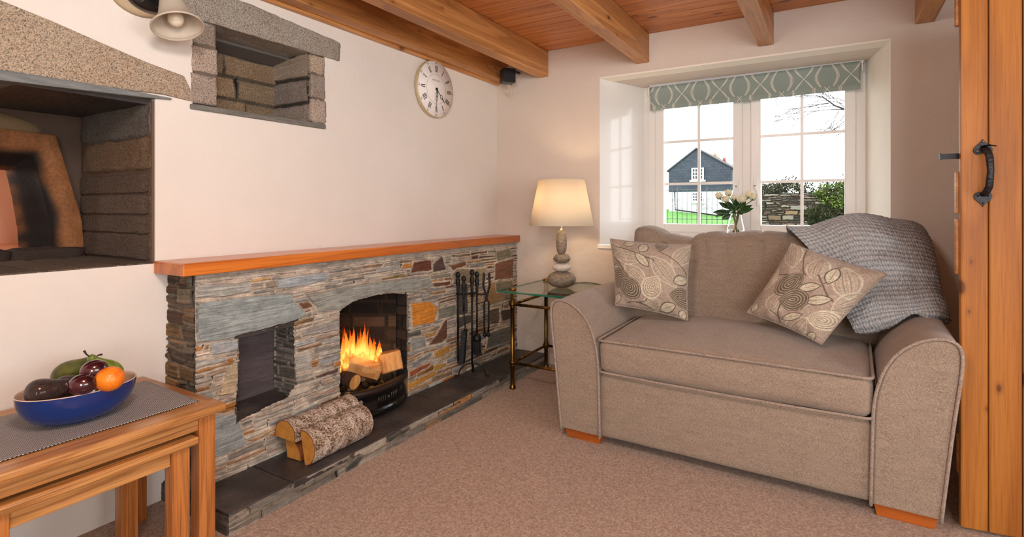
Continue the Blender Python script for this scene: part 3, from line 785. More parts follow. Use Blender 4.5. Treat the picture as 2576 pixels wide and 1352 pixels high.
panel('chamber_back', (FBX, 1.85, HZ), (0, 1, 0), (0, 0, 1), (1, 0, 0), .28, .75, pal_soot, t_fire, mat=M_ROUGHVC, seed=25, rows=(.07, .085), cols=(.16, .2), split=0, gap=.007, mortar=c3(60, 46, 34)*.2)
m = MB()
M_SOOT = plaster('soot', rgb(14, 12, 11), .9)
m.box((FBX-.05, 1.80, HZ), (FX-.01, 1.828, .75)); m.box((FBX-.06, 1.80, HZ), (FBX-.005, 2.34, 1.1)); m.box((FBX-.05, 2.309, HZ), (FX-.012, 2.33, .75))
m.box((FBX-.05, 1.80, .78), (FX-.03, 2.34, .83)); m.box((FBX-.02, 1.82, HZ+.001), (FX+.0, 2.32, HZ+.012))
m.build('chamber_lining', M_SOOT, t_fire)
panel('lintel_soffit', (FX, 1.82, .724), (0, 1, 0), (-1, 0, 0), (0, 0, -1), .50, .12, pal_blk, t_fire, mat=M_ROUGHVC, seed=26, mortar=c3(20, 16, 14), base_off=.006)
# mantel shelf
o = MB().box((LX+.001, 1.068, .897), (-2.060, BY-.004, .946)).build('mantel_shelf', M_MANTEL, bev=.004)
tag(o, 'long orange pine mantel shelf along the top of the stone fireplace', 'shelf')
# hearth
t_h = thing('slate_hearth', 'long low raised hearth of dark slate slabs with a stone kerb', 'hearth', (-2.0, 2.3, 0))
HX, HY0 = -1.822, 1.098
ys = [HY0, 1.36, 1.985, 2.36, 2.80, 3.10, BY-.003]
rg = random.Random(3)
for i in range(len(ys)-1):
    MB().box((-2.262 if i == 0 and False else FX-.02, ys[i]+.002, .045), (HX+rg.uniform(-.002, .002), ys[i+1]-.002, HZ)).build('slate_slab', M_SLAB, t_h, bev=.004)
MB().box((LX+.001, HY0+.003, .045), (FX-.021, FY0-.004, HZ)).build('slate_slab', M_SLAB, t_h, bev=.004)
def pal_k(u, v, rg):
    r = rg.random(); y = HY0+u
    if 2.2 < y < 2.6 and r < .5: return c3(170, 122, 72)
    return rg.choice([c3(154, 146, 132), c3(132, 126, 116), c3(170, 160, 144), c3(104, 100, 94)])*rg.uniform(.75, 1.1)
def kp(x, y):
    p = onX(x, y, HX+.003); return (p.y-HY0, p.z)
kpol = [([kp(870, 1176), (kp(905, 1145)), kp(918, 1150), kp(898, 1172), kp(872, 1190)], c3(66, 70, 64), .006),
        ([kp(975, 1100), kp(1028, 1075), kp(1034, 1082), kp(975, 1116)], c3(70, 72, 64), .006),
        ([kp(1105, 1040), kp(1158, 1012), kp(1160, 1024), kp(1106, 1050)], c3(160, 116, 70), .006)]
panel('stone_kerb', (HX-.002, HY0, 0), (0, 1, 0), (0, 0, 1), (1, 0, 0), BY-HY0-.01, .069, pal_k, t_h, seed=31, rows=(.05, .09), cols=(.12, .4), polys=kpol, prot=(.001, .004), mortar=c3(128, 116, 100), res=.0035, warp=.01)
panel('stone_kerb', (LX, HY0, 0), (1, 0, 0), (0, 0, 1), (0, -1, 0), HX-LX, .069, lambda u, v, r: c3(92, 84, 74)*r.uniform(.7, 1.1), t_h, seed=32, rows=(.05, .09), cols=(.12, .3), prot=(.001, .004), mortar=c3(110, 100, 88))
MB().box((LX+.002, HY0+.004, 0), (HX-.004, BY-.004, .044)).build('rubble_core', M_MORT, t_h)
# ================================================================ granite niche
GR = [c3(172, 158, 146), c3(186, 170, 156), c3(160, 148, 136), c3(188, 170, 150)]
GW = [c3(158, 136, 108), c3(142, 120, 94), c3(168, 142, 112)]
t_n = thing('granite_niche', 'square granite niche set in the white wall below the beam and beside the wall lamp', 'alcove', (LX-.1, 1.58, 1.56))
def roughblock(name, P8, mat, parent, col, seed=0, amp=.004, n=14):
    """lumpy squared stone between 8 corners (same order as hexa)"""
    P8 = [np.array(p, float) for p in P8]
    bm = bmesh.new(); bmesh.ops.create_cube(bm, size=1.0)
    bmesh.ops.subdivide_edges(bm, edges=bm.edges[:], cuts=n, use_grid_fill=True)
    vs = np.array([v.co[:] for v in bm.verts])+.5
    F = [[v.index for v in f.verts] for f in bm.faces]; bm.verts.index_update()
    F = np.array([[v.index for v in f.verts] for f in bm.faces]); bm.free()
    x, y, z = vs.T
    def tri(a): return (P8[0]*((1-x)*(1-y)*(1-z))[:, None]+P8[1]*(x*(1-y)*(1-z))[:, None]+P8[2]*(x*y*(1-z))[:, None]+P8[3]*((1-x)*y*(1-z))[:, None]
                        + P8[4]*((1-x)*(1-y)*z)[:, None]+P8[5]*(x*(1-y)*z)[:, None]+P8[6]*(x*y*z)[:, None]+P8[7]*((1-x)*y*z)[:, None])
    P = tri(0); c = P.mean(0)
    ext = np.maximum(P.max(0)-P.min(0), 1e-6)
    q = (P-c)/ext*2; nb = (np.abs(q) > .93).sum(1)
    nn = np.array([noise.noise_vector(Vector(p*22+seed*3.1))[:] for p in P])
    n2 = np.array([noise.noise_vector(Vector(p*70+seed*3.1))[:] for p in P])
    P = P+nn*amp+n2*amp*.5
    P = P-(q*np.minimum(ext, .05))*np.where(nb >= 2, .10, 0)[:, None]
    cols = np.tile(col, (len(P), 1))
    return npmesh(name, P, F, mat, parent, cols=cols, smooth=True)
def blk(name, y0, y1, z0, z1, x0, x1, mat, parent, col, seed=0, amp=.004, n=14, sk=(0, 0, 0, 0)):
    # sk: z offsets of corners (y0 bottom, y1 bottom, y0 top, y1 top)
    return roughblock(name, [(x0, y0, z0+sk[0]), (x1, y0, z0+sk[0]), (x1, y1, z0+sk[1]), (x0, y1, z0+sk[1]), (x0, y0, z1+sk[2]), (x1, y0, z1+sk[2]), (x1, y1, z1+sk[3]), (x0, y1, z1+sk[3])], mat, parent, col, seed, amp, n)
blk('lintel', 1.165, 1.988, 1.938, 2.045, LX-.33, LX+.010, M_GRANITE, t_n, c3(170, 162, 150), 2, .004, 26, (.0, 0, .055, -.012))
for k, (z0, z1) in enumerate(((1.585, 1.715), (1.717, 1.832), (1.834, 1.936))):
    blk('jamb_stone', 1.205+.004*k, 1.318+(.002, .006, -.006)[k], z0, z1, LX-.30, LX+.007, M_GRANITE, t_n, GR[k], 5+k, .004, 14)
for k, (z0, z1) in enumerate(((1.590, 1.712), (1.714, 1.838), (1.840, 1.936))):
    blk('jamb_stone', 1.800, 1.896-(.0, .008, .012)[k], z0, z1, LX-.06, LX+.006, M_GRANITE, t_n, GR[(k+1) % 4], 9+k, .0035, 12)
MB().box((LX-.31, 1.222, 1.588), (LX+.0015, 1.312, 1.935)).box((LX-.31, 1.806, 1.590), (LX+.0015, 1.878, 1.935)).box((LX-.45, 1.2, 1.562), (LX-.30, 1.9, 2.04)).build('jamb_mortar', plaster('niche mortar', rgb(104, 92, 80), .8), t_n)
m = MB(); m.hexa([(LX-.32, 1.205, 1.560), (LX+.012, 1.205, 1.560), (LX+.012, 1.885, 1.562), (LX-.32, 1.885, 1.562), (LX-.32, 1.205, 1.582), (LX+.012, 1.205, 1.582), (LX+.012, 1.885, 1.588), (LX-.32, 1.885, 1.588)])
m.build('slate_sill', mk_vcol('slate ledge', .6, 60, .6) if False else slatey('grey slate ledge', rgb(88, 86, 80), rgb(138, 136, 128)), t_n, bev=.004)
def pal_gn(u, v, rg): return rg.choice(GW)*rg.uniform(.75, 1.0)
def pal_gc(u, v, rg): return rg.choice(GR)*rg.uniform(.6, .8)
panel('niche_back_stones', (LX-.295, 1.317, 1.585), (0, 1, 0), (0, 0, 1), (1, 0, 0), .485, .36, pal_gn, t_n, mat=M_GRANITE, seed=41, rows=(.105, .135), cols=(.22, .42), split=0, gap=.006, prot=(.005, .012), warp=.006, mortar=c3(92, 82, 68))
panel('niche_cheek_stones', (LX-.30, 1.802, 1.585), (1, 0, 0), (0, 0, 1), (0, -1, 0), .29, .36, pal_gc, t_n, mat=M_GRANITE, seed=44, rows=(.11, .135), cols=(.5, .6), split=0, gap=.007, prot=(.006, .014), warp=.008, mortar=c3(60, 52, 44))
m = MB(); m.hexa([(LX-.30, 1.317, 1.905), (LX-.17, 1.317, 1.925), (LX-.17, 1.802, 1.925), (LX-.30, 1.802, 1.905), (LX-.30, 1.317, 1.94), (LX-.17, 1.317, 1.94), (LX-.17, 1.802, 1.94), (LX-.30, 1.802, 1.94)])
m.build('slate_soffit', S('grey slate ledge dark', rgb(104, 100, 94), rough=.7).m, t_n, bev=.004)
# ================================================================ bread oven recess
t_o = thing('bread_oven', 'old stone bread oven recess with a brown stone mouth, at the left edge', 'oven', (LX-.3, .7, .93))
# granite lintel, tapering to the right
OUT = [(.05, 1.605), (.62, 1.588), (.95, 1.592), (1.10, 1.600), (1.207, 1.592), (1.205, 1.640), (1.180, 1.690), (1.05, 1.712), (.88, 1.752), (.75, 1.785), (.62, 1.812), (.3, 1.86), (.05, 1.87)]
m = MB(); m.prism(OUT, (0, 0, 0), (0, 1, 0), (0, 0, 1), (1, 0, 0), LX-.28, LX+.010)
o = m.build('granite_lintel', M_GRANITE, t_o, bev=.006)
me = o.data; a = me.color_attributes.new('Col', 'FLOAT_COLOR', 'POINT')
for d in a.data: d.color = (*[float(q) for q in c3(180, 162, 140)], 1)
m = MB(); m.prism([(.05, 1.575), (.62, 1.556), (1.02, 1.574), (1.13, 1.584), (1.13, 1.590), (.95, 1.594), (.62, 1.590), (.05, 1.606)], (0, 0, 0), (0, 1, 0), (0, 0, 1), (1, 0, 0), LX-.62, LX+.014)
m.build('slate_lintel', slatey('blue grey slate edge', rgb(92, 98, 100), rgb(132, 136, 134)), t_o, bev=.004)
MB().box((LX-.66, OV[0], 1.558), (LX-.03, OV[1], 1.584)).build('slate_ceiling', M_SLAB, t_o)
hs = [(.945, 1.045), (1.048, 1.120), (1.124, 1.205), (1.209, 1.288), (1.304, 1.430), (1.434, 1.568)]
cs = [c3(104, 88, 76), c3(108, 92, 78), c3(112, 96, 82), c3(110, 92, 78), c3(132, 108, 84), c3(112, 106, 98)]
for k, (z0, z1) in enumerate(hs):
    blk('jamb_stone', 1.058, 1.12, z0, z1, LX-.66+(.05 if k > 3 else 0), LX-.014, M_GRANITE, t_o, cs[k], 20+k, .003 if k < 4 else .006, 16)
MB().box((LX-.68, 1.064, .94), (LX-.006, 1.12, 1.57)).build('jamb_mortar', plaster('brown mortar', rgb(104, 82, 66), .8), t_o)
MB().box((LX-.7, OV[0], .905), (LX-.04, OV[1]+.03, .928)).build('ledge_bed', M_MORT, t_o)
for k in range(7):
    y1 = 1.075-k*.118
    blk('ledge_brick', y1-.113, y1, .912, .942, LX-.60, LX-.006-.01*(k % 2), M_GRANITE, t_o, c3(108, 94, 80)*(.8+.1*(k % 3)), 40+k, .004, 8)
# oven mouth: a frame of warm stone with a sooty inner edge
OX = -2.85
n = 9
outer = [(.30, .90), (.30, 1.30), (.42, 1.440), (.60, 1.474), (.78, 1.470), (.955, 1.462), (.995, 1.313), (1.050, 1.089), (1.062, .90)]
inner = [(.60, .985), (.60, 1.20), (.64, 1.29), (.70, 1.312), (.77, 1.318), (.844, 1.313), (.865, 1.191), (.882, 1.06), (.886, .985)]
def polyline(P, t):
    P = [Vector((p[0], p[1], 0)) for p in P]; s = t*(len(P)-1); i = min(int(s), len(P)-2); f = s-i
    return P[i].lerp(P[i+1], f)
nu, nv = 150, 60
V = np.zeros((nu, nv, 3)); Cc = np.zeros((nu, nv, 3))
for i in range(nu):
    po = polyline(outer, i/(nu-1)); pi_ = polyline(inner, i/(nu-1))
    for j in range(nv):
        f = j/(nv-1)                    # 0 outer edge (back), 1 inner edge far inside
        if f < .12: q = 0; x = OX-.08+.08*(f/.12); 
        elif f < .72: q = (f-.12)/.60; x = OX+.02*math.sin(q*PI)-.02*q
        else: q = 1.0; x = OX-.02-.16*(f-.72)/.28
        sh = .62 if f >= .12 else 0
        qq = q*.62 if f < .72 else .62+.38*sstep(np.array((f-.72)/.28), 0, 1)
        p = po.lerp(pi_, float(qq))
        nz = noise.noise(Vector((p.x*14, p.y*14, 3)))*.010
        V[i, j] = (x+nz, p.x, p.y)
        br = c3(142, 92, 52)*(0.8+.5*fbm(np.array(p.x*12), np.array(p.y*12), 3, 3))
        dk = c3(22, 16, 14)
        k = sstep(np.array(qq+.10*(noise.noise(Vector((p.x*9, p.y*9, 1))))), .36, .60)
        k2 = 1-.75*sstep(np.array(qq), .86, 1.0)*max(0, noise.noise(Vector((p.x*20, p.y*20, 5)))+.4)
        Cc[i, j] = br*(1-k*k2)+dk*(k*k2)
F = gridfaces(nu, nv)
npmesh('oven_mouth', V.reshape(-1, 3), F, M_VC, t_o, cols=Cc.reshape(-1, 3), smooth=True)
# bottom course of the mouth
for (y0, y1) in ((.30, .56), (.565, .80), (.805, 1.045)):
    blk('mouth_sill_stone', y0, y1, .925, .985, OX-.06, OX+.03, M_VC, t_o, c3(70, 52, 42)*.6, 60+int(y0*10), .006, 10)
# domed clay above the mouth, orange plaster chamber inside
m = MB(); m.ball((OX-.06, .58, 1.48), .30, 40, 24, sc=(.22, 1.15, .27))
o = m.build('clay_dome', plaster('ochre clay', rgb(134, 110, 78), .9), t_o)
MB().box((OX-.75, .25, .90), (OX-.70, 1.2, 1.6)).build('oven_back', plaster('orange lime plaster', rgb(214, 166, 138), .3), t_o)
m = MB(); m.box((OX-.72, .25, .90), (OX-.15, 1.2, .975)); m.box((OX-.72, 1.1, .90), (OX-.10, 1.2, 1.6)); m.box((OX-.72, .15, .90), (OX-.15, .25, 1.6)); m.box((OX-.72, .2, 1.5), (OX-.15, 1.2, 1.6))
m.build('oven_chamber', plaster('orange lime plaster side', rgb(200, 144, 110), .3), t_o)
MB().box((OX-.07, .25, .90), (OX-.05, .31, 1.6)).prism([(.30, 1.44), (.42, 1.43), (.60, 1.462), (.78, 1.458), (.948, 1.45), (.985, 1.313), (1.040, 1.089), (1.052, .90), (1.13, .90), (1.13, 1.60), (.30, 1.60)], (0, 0, 0), (0, 1, 0), (0, 0, 1), (1, 0, 0), OX-.075, OX-.05).build('oven_wall', plaster('brown clay', rgb(84, 66, 54), .8), t_o)
# ================================================================ sofa
F1c, F2c = rgb(106, 90, 76), rgb(184, 164, 144)
M_FAB = woven('taupe woven fabric', F1c, F2c, 520, var=1.0)
M_PIPE = woven('taupe piping', rgb(116, 98, 86), rgb(184, 166, 150), 380, var=.8)
SR = math.radians(-1.5)
SO = Vector((-.427, 2.405, 0)); SM = Matrix.Translation(SO) @ Matrix.Rotation(SR, 4, 'Z')
def sp(x, y, z): return SM @ Vector((x, y, z))
t_s = thing('sofa', 'taupe woven fabric snuggler sofa with curved arms standing under the window', 'sofa', tuple(SO))
def softbox(lo, hi, r=.04, n=28, crown=(0, 0, 0), nz=.003, ns=6, seed=0, fn=None, scl=(1, 1, 1)):
    """rounded box with crowned faces; returns V (numpy, local), F"""
    lo = np.array(lo, float); hi = np.array(hi, float); c = (lo+hi)/2; h = (hi-lo)/2
    bm = bmesh.new(); bmesh.ops.create_cube(bm, size=2.0)
    bmesh.ops.subdivide_edges(bm, edges=bm.edges[:], cuts=n, use_grid_fill=True)
    P = np.array([v.co[:] for v in bm.verts]); bm.verts.index_update()
    F = np.array([[v.index for v in f.verts] for f in bm.faces]); bm.free()
    # concentrate samples near the edges
    Q = np.sign(P)*(1-(1-np.abs(P))**1.35)
    W = Q*h
    inner = np.clip(W, -(h-r), h-r); d = W-inner
    L = np.linalg.norm(d, axis=1, keepdims=True)
    mx = np.max(np.abs(d), axis=1, keepdims=True)
    W2 = np.where(L > 1e-9, inner+d/np.maximum(L, 1e-9)*np.minimum(mx, r)*1.0, W)
    x, y, z = (W2/h).T
    W2 = W2.copy()
    W2[:, 2] += crown[2]*(1-x**2)*(1-y**2)*z
    W2[:, 1] += crown[1]*(1-x**2)*(1-z**2)*y
    W2[:, 0] += crown[0]*(1-z**2)*(1-y**2)*x
    P = W2+c
    if nz:
        P = P+np.array([noise.noise_vector(Vector(p*ns+seed))[:] for p in P])*nz
    if fn is not None: P = fn(P)
    return P, F
def tow(P): return np.array([tuple(SM @ Vector(p)) for p in P])
def soft(name, parent, mat, **k):
    P, F = softbox(**k); return npmesh(name, tow(P), F, mat, parent, smooth=True)
XL, XR = -.795, .795        # outer edges at the arm shoulders
AI = .548                    # inner arm edge
DEP = 1.06
# arm profile in x (outwards) and z, for the right arm
def arm_prof():
    P = []
    ctrl = [(.540, .048), (.545, .30), (.550, .42), (.564, .50), (.590, .575), (.632, .634), (.684, .673), (.732, .690), (.770, .689), (.793, .674), (.802, .648), (.803, .61), (.798, .55), (.780, .40), (.762, .22), (.745, .048)]
    n = len(ctrl)
    for i in range(n-1):
        p0 = ctrl[max(i-1, 0)]; p1 = ctrl[i]; p2 = ctrl[i+1]; p3 = ctrl[min(i+2, n-1)]
        for k in range(4):
            t = k/4
            f = lambda a, b, c, d: .5*((2*b)+(-a+c)*t+(2*a-5*b+4*c-d)*t*t+(-a+3*b-3*c+d)*t**3)
            P.append((f(p0[0], p1[0], p2[0], p3[0]), f(p0[1], p1[1], p2[1], p3[1])))
    P.append(ctrl[-1]); return P
AP = arm_prof()
cxp = sum(p[0] for p in AP)/len(AP); czp = .36
for sg in (-1, 1):
    ny = 30; n = len(AP); V = []; 
    ys = [0]+[.004*k for k in (1, 2, 3)]+list(np.linspace(.03, DEP, ny))
    for iy, y in enumerate(ys):
        ins = (.010, .004, .001, 0)[iy] if iy < 4 else 0
        for (x, z) in AP:
            xx = x+(cxp-x)*ins/.12; zz = z+(czp-z)*ins/.32
            zz += .012*math.sin(PI*min(1, y/DEP))*(1 if z > .5 else 0)*sstep(np.array(z), .5, .65)
            V.append(sp(sg*xx, y, float(zz)))
    m = MB(); m.add(V, [tuple(int(q) for q in f) for f in gridfaces(len(ys), n)], smooth=True)
    m.add([V[i] for i in range(n)], [tuple(range(n))]); b = (len(ys)-1)*n
    m.add([V[b+i] for i in range(n)], [tuple(range(n-1, -1, -1))])
    m.add([V[0], V[n-1], V[b+n-1], V[b]], [(0, 1, 2, 3)])
    arm = m.build('arm', M_FAB, t_s)
    MB().tube([sp(sg*x, -.003, z) for x, z in AP], .0058, 8).build('piping', M_PIPE, arm)
# front panel, base, back frame
soft('front_panel', t_s, M_FAB, lo=(-.548, .012, .05), hi=(.548, .14, .355), r=.022, n=24, crown=(0, .006, 0), nz=.002)
soft('base', t_s, M_FAB, lo=(-.72, .10, .055), hi=(.72, DEP-.01, .34), r=.02, n=6, nz=0)
soft('back_frame', t_s, M_FAB, lo=(-.735, .80, .30), hi=(.735, DEP, .86), r=.06, n=20, nz=.003)
# seat cushion
def seatfn(P):
    P = P.copy(); y = P[:, 1]; z = P[:, 2]; f = np.clip((y-.0)/.7, 0, 1)
    P[:, 2] += .015*f
    return P
o = soft('seat_cushion', t_s, M_FAB, lo=(-.545, -.012, .366), hi=(.545, .72, .525), r=.040, n=44, crown=(.01, .014, .056), nz=.006, ns=5, seed=3, fn=seatfn)
def edgeloop(x0, x1, y0, y1, z, r=.03, bow=.0, bowz=0.0):
    P = []
    for (cx, cy, a0) in ((x1-r, y0+r, -90), (x1-r, y1-r, 0), (x0+r, y1-r, 90), (x0+r, y0+r, 180)):
        for k in range(6):
            a = math.radians(a0+k*18); P.append((cx+r*math.cos(a), cy+r*math.sin(a)))
    Q = []
    for i in range(len(P)):
        a, b = P[i], P[(i+1) % len(P)]; L = math.dist(a, b); n = max(1, int(L/.03))
        for k in range(n): Q.append((a[0]+(b[0]-a[0])*k/n, a[1]+(b[1]-a[1])*k/n))
    return [(x, y-bow*(1-(x/x1)**2)*(1 if y < .1 else 0), z+bowz*(1-(x/x1)**2)+.015*min(1, max(0, y/.7))) for x, y in Q]
for z, q in ((.520, .004), (.372, -.004)):
    MB().tube([sp(*p) for p in edgeloop(-.548, .548, -.014, .72, z, .03, .006, q)], .0055, 8, closed=True).build('piping', M_PIPE, o)
# back cushion, leaning back, with a wrinkled, unevenly filled top edge
def backfn(P):
    P = P.copy(); x, y, z = P.T
    f = np.clip((z-.48)/.55, 0, 1.2)
    top = .028*np.exp(-((x+.56)/.10)**2) - .030*np.exp(-((x+.34)/.10)**2)-.012*np.exp(-((x+.08)/.05)**2)+.006*np.cos(x*9)
    top = top-.010*sstep(x, .1, .5)
    P[:, 2] += top*sstep(z, .75, 1.0)
    P[:, 1] += .16*f+.018*np.exp(-((x+.33)/.09)**2)*sstep(z, .85, 1.0)
    # pinched seams running down from the top edge
    fr = (y < .70)
    for c, a, w in ((-.30, .034, .022), (-.12, .020, .012), (.06, .026, .011), (.34, .026, .016), (-.44, .018, .02), (-.22, .014, .01), (.20, .012, .010)):
        P[:, 1] += a*np.exp(-((x-c-.12*(1-f))/w)**2)*sstep(z, .78, 1.0)*fr
        P[:, 2] -= .5*a*np.exp(-((x-c)/w)**2)*sstep(z, .9, 1.0)
    P[:, 0] *= 1+.03*f
    return P
bk = soft('back_cushion', t_s, M_FAB, lo=(-.615, .565, .49), hi=(.615, .77, 1.015), r=.05, n=120, crown=(.008, .05, .008), nz=.010, ns=4.5, seed=9, fn=backfn)
L = []
for k in range(81):
    x = -.60+1.2*k/80
    L.append((x, .580, 1.004))
L = [(-.612, .60, .60+.38*i/12) for i in range(13)]+[(-.606, .597, .992)]+L[1:-1]+[(.606, .597, .992)]+[(.612, .60, .98-.38*i/12) for i in range(13)]
Lp = backfn(np.array(L))
MB().tube([sp(*p) for p in Lp], .005, 8).build('piping', M_PIPE, bk)
# feet
for (x, y) in ((-.645, .035), (.645, .035), (-.645, DEP-.14), (.645, DEP-.14)):
    m = MB(); a, b = .098, .086
    m.hexa([sp(x-b, y-.0, 0), sp(x+b, y-.0, 0), sp(x+b, y+.08, 0), sp(x-b, y+.08, 0), sp(x-a, y-.006, .056), sp(x+a, y-.006, .056), sp(x+a, y+.09, .056), sp(x-a, y+.09, .056)])
    m.build('foot', M_FOOT, t_s, bev=.003)
# ================================================================ scatter cushions
def mk_cushmat():
    s = S('leaf patterned cushion', rough=.95); a = s.attr()
    n1 = s.noise(s.co('Object', (1, 1, .15)), 420, 2, .6); n2 = s.noise(s.co('Object', (.15, .3, 1)), 420, 2, .6)
    t = s.math('MULTIPLY', s.math('ADD', n1, n2), .5)
    s.base(s.mix(1.0, a, s.ramp(t, [(.35, .62), (.65, 1.3)]), 'MULTIPLY'))
    s.b.inputs['Specular IOR Level'].default_value = .1; s.b.inputs['Sheen Weight'].default_value = .2
    h = s.math('ADD', t, s.math('MULTIPLY', s.sep(a)[1], 1.2)); s.bump(h, .7, .003); return s.m
M_CUSH = mk_cushmat()
BASE = c3(168, 150, 134); CREAM = c3(204, 194, 168); DK = c3(104, 92, 80); MIDC = c3(182, 168, 142)
def paint(u, v, items):
    col = np.tile(BASE, u.shape+(1,)).astype(float)
    def put(mask, c): 
        m = np.clip(mask, 0, 1)[..., None]; col[:] = col*(1-m)+np.array(c)*m
    for it in items:
        k = it[0]
        if k == 'stem':
            P = it[1]; w = it[2]; d = np.full(u.shape, 9.0)
            Q = []
            for i in range(len(P)-1):          # catmull
                p0 = P[max(i-1, 0)]; p1 = P[i]; p2 = P[i+1]; p3 = P[min(i+2, len(P)-1)]
                for q in range(8):
                    t = q/8
                    Q.append(tuple(.5*((2*p1[e])+(-p0[e]+p2[e])*t+(2*p0[e]-5*p1[e]+4*p2[e]-p3[e])*t*t+(-p0[e]+3*p1[e]-3*p2[e]+p3[e])*t**3) for e in (0, 1)))
            Q.append(P[-1])
            for a, b in zip(Q[:-1], Q[1:]):
                ex, ey = b[0]-a[0], b[1]-a[1]; L = ex*ex+ey*ey+1e-9
                t = np.clip(((u-a[0])*ex+(v-a[1])*ey)/L, 0, 1)
                d = np.minimum(d, np.hypot(u-a[0]-t*ex, v-a[1]-t*ey))
            put(1-sstep(d, w*.6, w*1.2), DK)
        else:
            _, cx, cy, L, W, ang = it[:6]
            a = math.radians(ang); du = u-cx; dv = v-cy
            s_ = (du*math.cos(a)+dv*math.sin(a))/L; t_ = (-du*math.sin(a)+dv*math.cos(a))/W
            rr = np.abs(s_)
            # teardrop: round at the back, pointed at the front
            width = np.where(s_ > 0, np.sqrt(np.clip(1-s_, 0, 1))*(1-.25*s_), np.sqrt(np.clip(1-s_**2, 0, 1)))
            if k != 'drop' and k != 'shell': width = (1-s_**2)
            f = np.where(width > .01, np.abs(t_)/np.maximum(width, .01), 9); f = np.maximum(f, rr**3 if k in ('drop', 'shell') else rr**4)
            g_ = np.sqrt(np.clip(t_**2+s_**2*.9+.0, 0, 9))
            if k in ('drop', 'shell'):
                # concentric lines
                lev = np.maximum(np.abs(t_)/np.maximum(width, .05), 0)
                lev = np.where(s_ > 0, np.clip(s_*s_+np.abs(t_)*(1+.0*s_)*1.0/np.maximum(1.0, .01), 0, 9), np.hypot(s_, t_))
                inside = lev < 1
                if k == 'drop': lc, bc = CREAM, BASE
                else: lc, bc = DK, MIDC*.9
                nl = 5
                ph = (lev*nl) % 1.0
                line = 1-sstep(np.abs(ph-.5), .18, .30) if k == 'drop' else sstep(np.abs(ph-.5), .10, .22)
                put(np.where(inside, 1, 0), bc)
                put(np.where(inside, line, 0), lc)
                if k == 'drop': put(1-sstep(np.abs(lev-.97), .03, .07), CREAM)
            elif k == 'leaf':
                lev = np.abs(t_)+s_*s_
                put(1-sstep(lev, .90, .98), CREAM*.95)
                hat = ((u*60+v*60) % 1.0 < .35)*(lev < .75)
                put(hat*.45, BASE)
                put((1-sstep(np.abs(lev-.97), .07, .16)), DK)
                put((1-sstep(np.abs(t_), .02, .07))*(lev < .8)*.7, DK)
            elif k == 'feather':
                lev = np.abs(t_)+s_*s_
                ins = 1-sstep(lev, .9, 1.0)
                lines = 1-sstep(np.abs(((t_*3.5/np.maximum(1-s_*s_, .15)) % 1.0)-.5), .10, .22)
                put(ins*.05, CREAM)
                put(ins*lines*.45, CREAM); put((1-sstep(np.abs(lev-.97), .04, .10))*.8, CREAM)
                bars = ((s_*16+t_*2) % 1 < .4)
                put(ins*bars*(np.abs(t_) > .25)*.25, CREAM)
                put((1-sstep(np.abs(((t_*2/np.maximum(1-s_*s_, .15)) % 1.0)-.5), .02, .07))*ins*.6, DK)
    return col
def cushion(t, corners, thick, items, seed, sagg=.012, n=230, nrm_hint=Vector((0, -1, 0.2))):
    """corners: TL, TR, BR, BL world points of the front face"""
    TLc, TRc, BRc, BLc = [np.array(p, float) for p in corners]
    u, v = np.meshgrid(np.linspace(-1, 1, n), np.linspace(-1, 1, n), indexing='ij')
    uu, vv = (u+1)/2, (v+1)/2
    pin = .055
    eu = uu+pin*(uu-.5)*-1*(1-v**2)*1.0; ev = vv+pin*(vv-.5)*-1*(1-u**2)
    P = (TLc*((1-eu)*ev)[..., None]+TRc*(eu*ev)[..., None]+BRc*(eu*(1-ev))[..., None]+BLc*((1-eu)*(1-ev))[..., None])
    N = np.cross(TRc-TLc, BLc-TLc); N = N/np.linalg.norm(N)
    if N.dot(np.array(nrm_hint)) < 0: N = -N
    prof = ((1-np.abs(u)**3.0)*(1-np.abs(v)**3.0))**.62
    prof = np.clip(prof, 0, 1)
    wr = fbm(u*2.2+seed, v*2.2, seed, 3)-.5
    w2 = fbm(u*5+seed, v*5+v*u*3, seed+4, 3)-.5
    pucker = .008*np.sin(u*16+seed)*sstep(np.abs(v), .72, .95)*(1-sstep(np.abs(v), .97, 1))+.006*np.sin(v*15+seed)*sstep(np.abs(u), .75, .95)*(1-sstep(np.abs(u), .97, 1))
    ff = thick*.55*prof+(.020*wr+.010*w2+pucker)*np.clip(prof*2, 0, 1)
    fb = -thick*.45*prof
    A = P+N*ff[..., None]; B = P+N*fb[..., None]
    col = paint(u, v, items)
    V = np.concatenate([A.reshape(-1, 3), B.reshape(-1, 3)]); C = np.concatenate([col.reshape(-1, 3), np.tile(BASE, (n*n, 1))])
    Fq = gridfaces(n, n)
    F = np.concatenate([Fq, (Fq+n*n)[:, ::-1]])
    # flip so front points along N
    a, b, c, d = V[F[0]]
    mid = len(Fq)//2+n//2
    q = V[Fq[mid]]; nn = np.cross(q[1]-q[0], q[2]-q[0])
    if nn.dot(N) < 0: F = F[:, ::-1]
    mi = np.zeros(len(F), int)
    o = npmesh('cover', V, F, M_CUSH, t, cols=C, smooth=True)
    E = []
    for k in range(60): E.append(P[int(k*(n-1)/60), 0])
    for k in range(60): E.append(P[n-1, int(k*(n-1)/60)])
    for k in range(60): E.append(P[int((n-1)*(1-k/60)), n-1])
    for k in range(60): E.append(P[0, int((n-1)*(1-k/60))])
    MB().tube([Vector(e) for e in E], .0045, 8, closed=True).build('piping', M_PIPE, t)
    return o
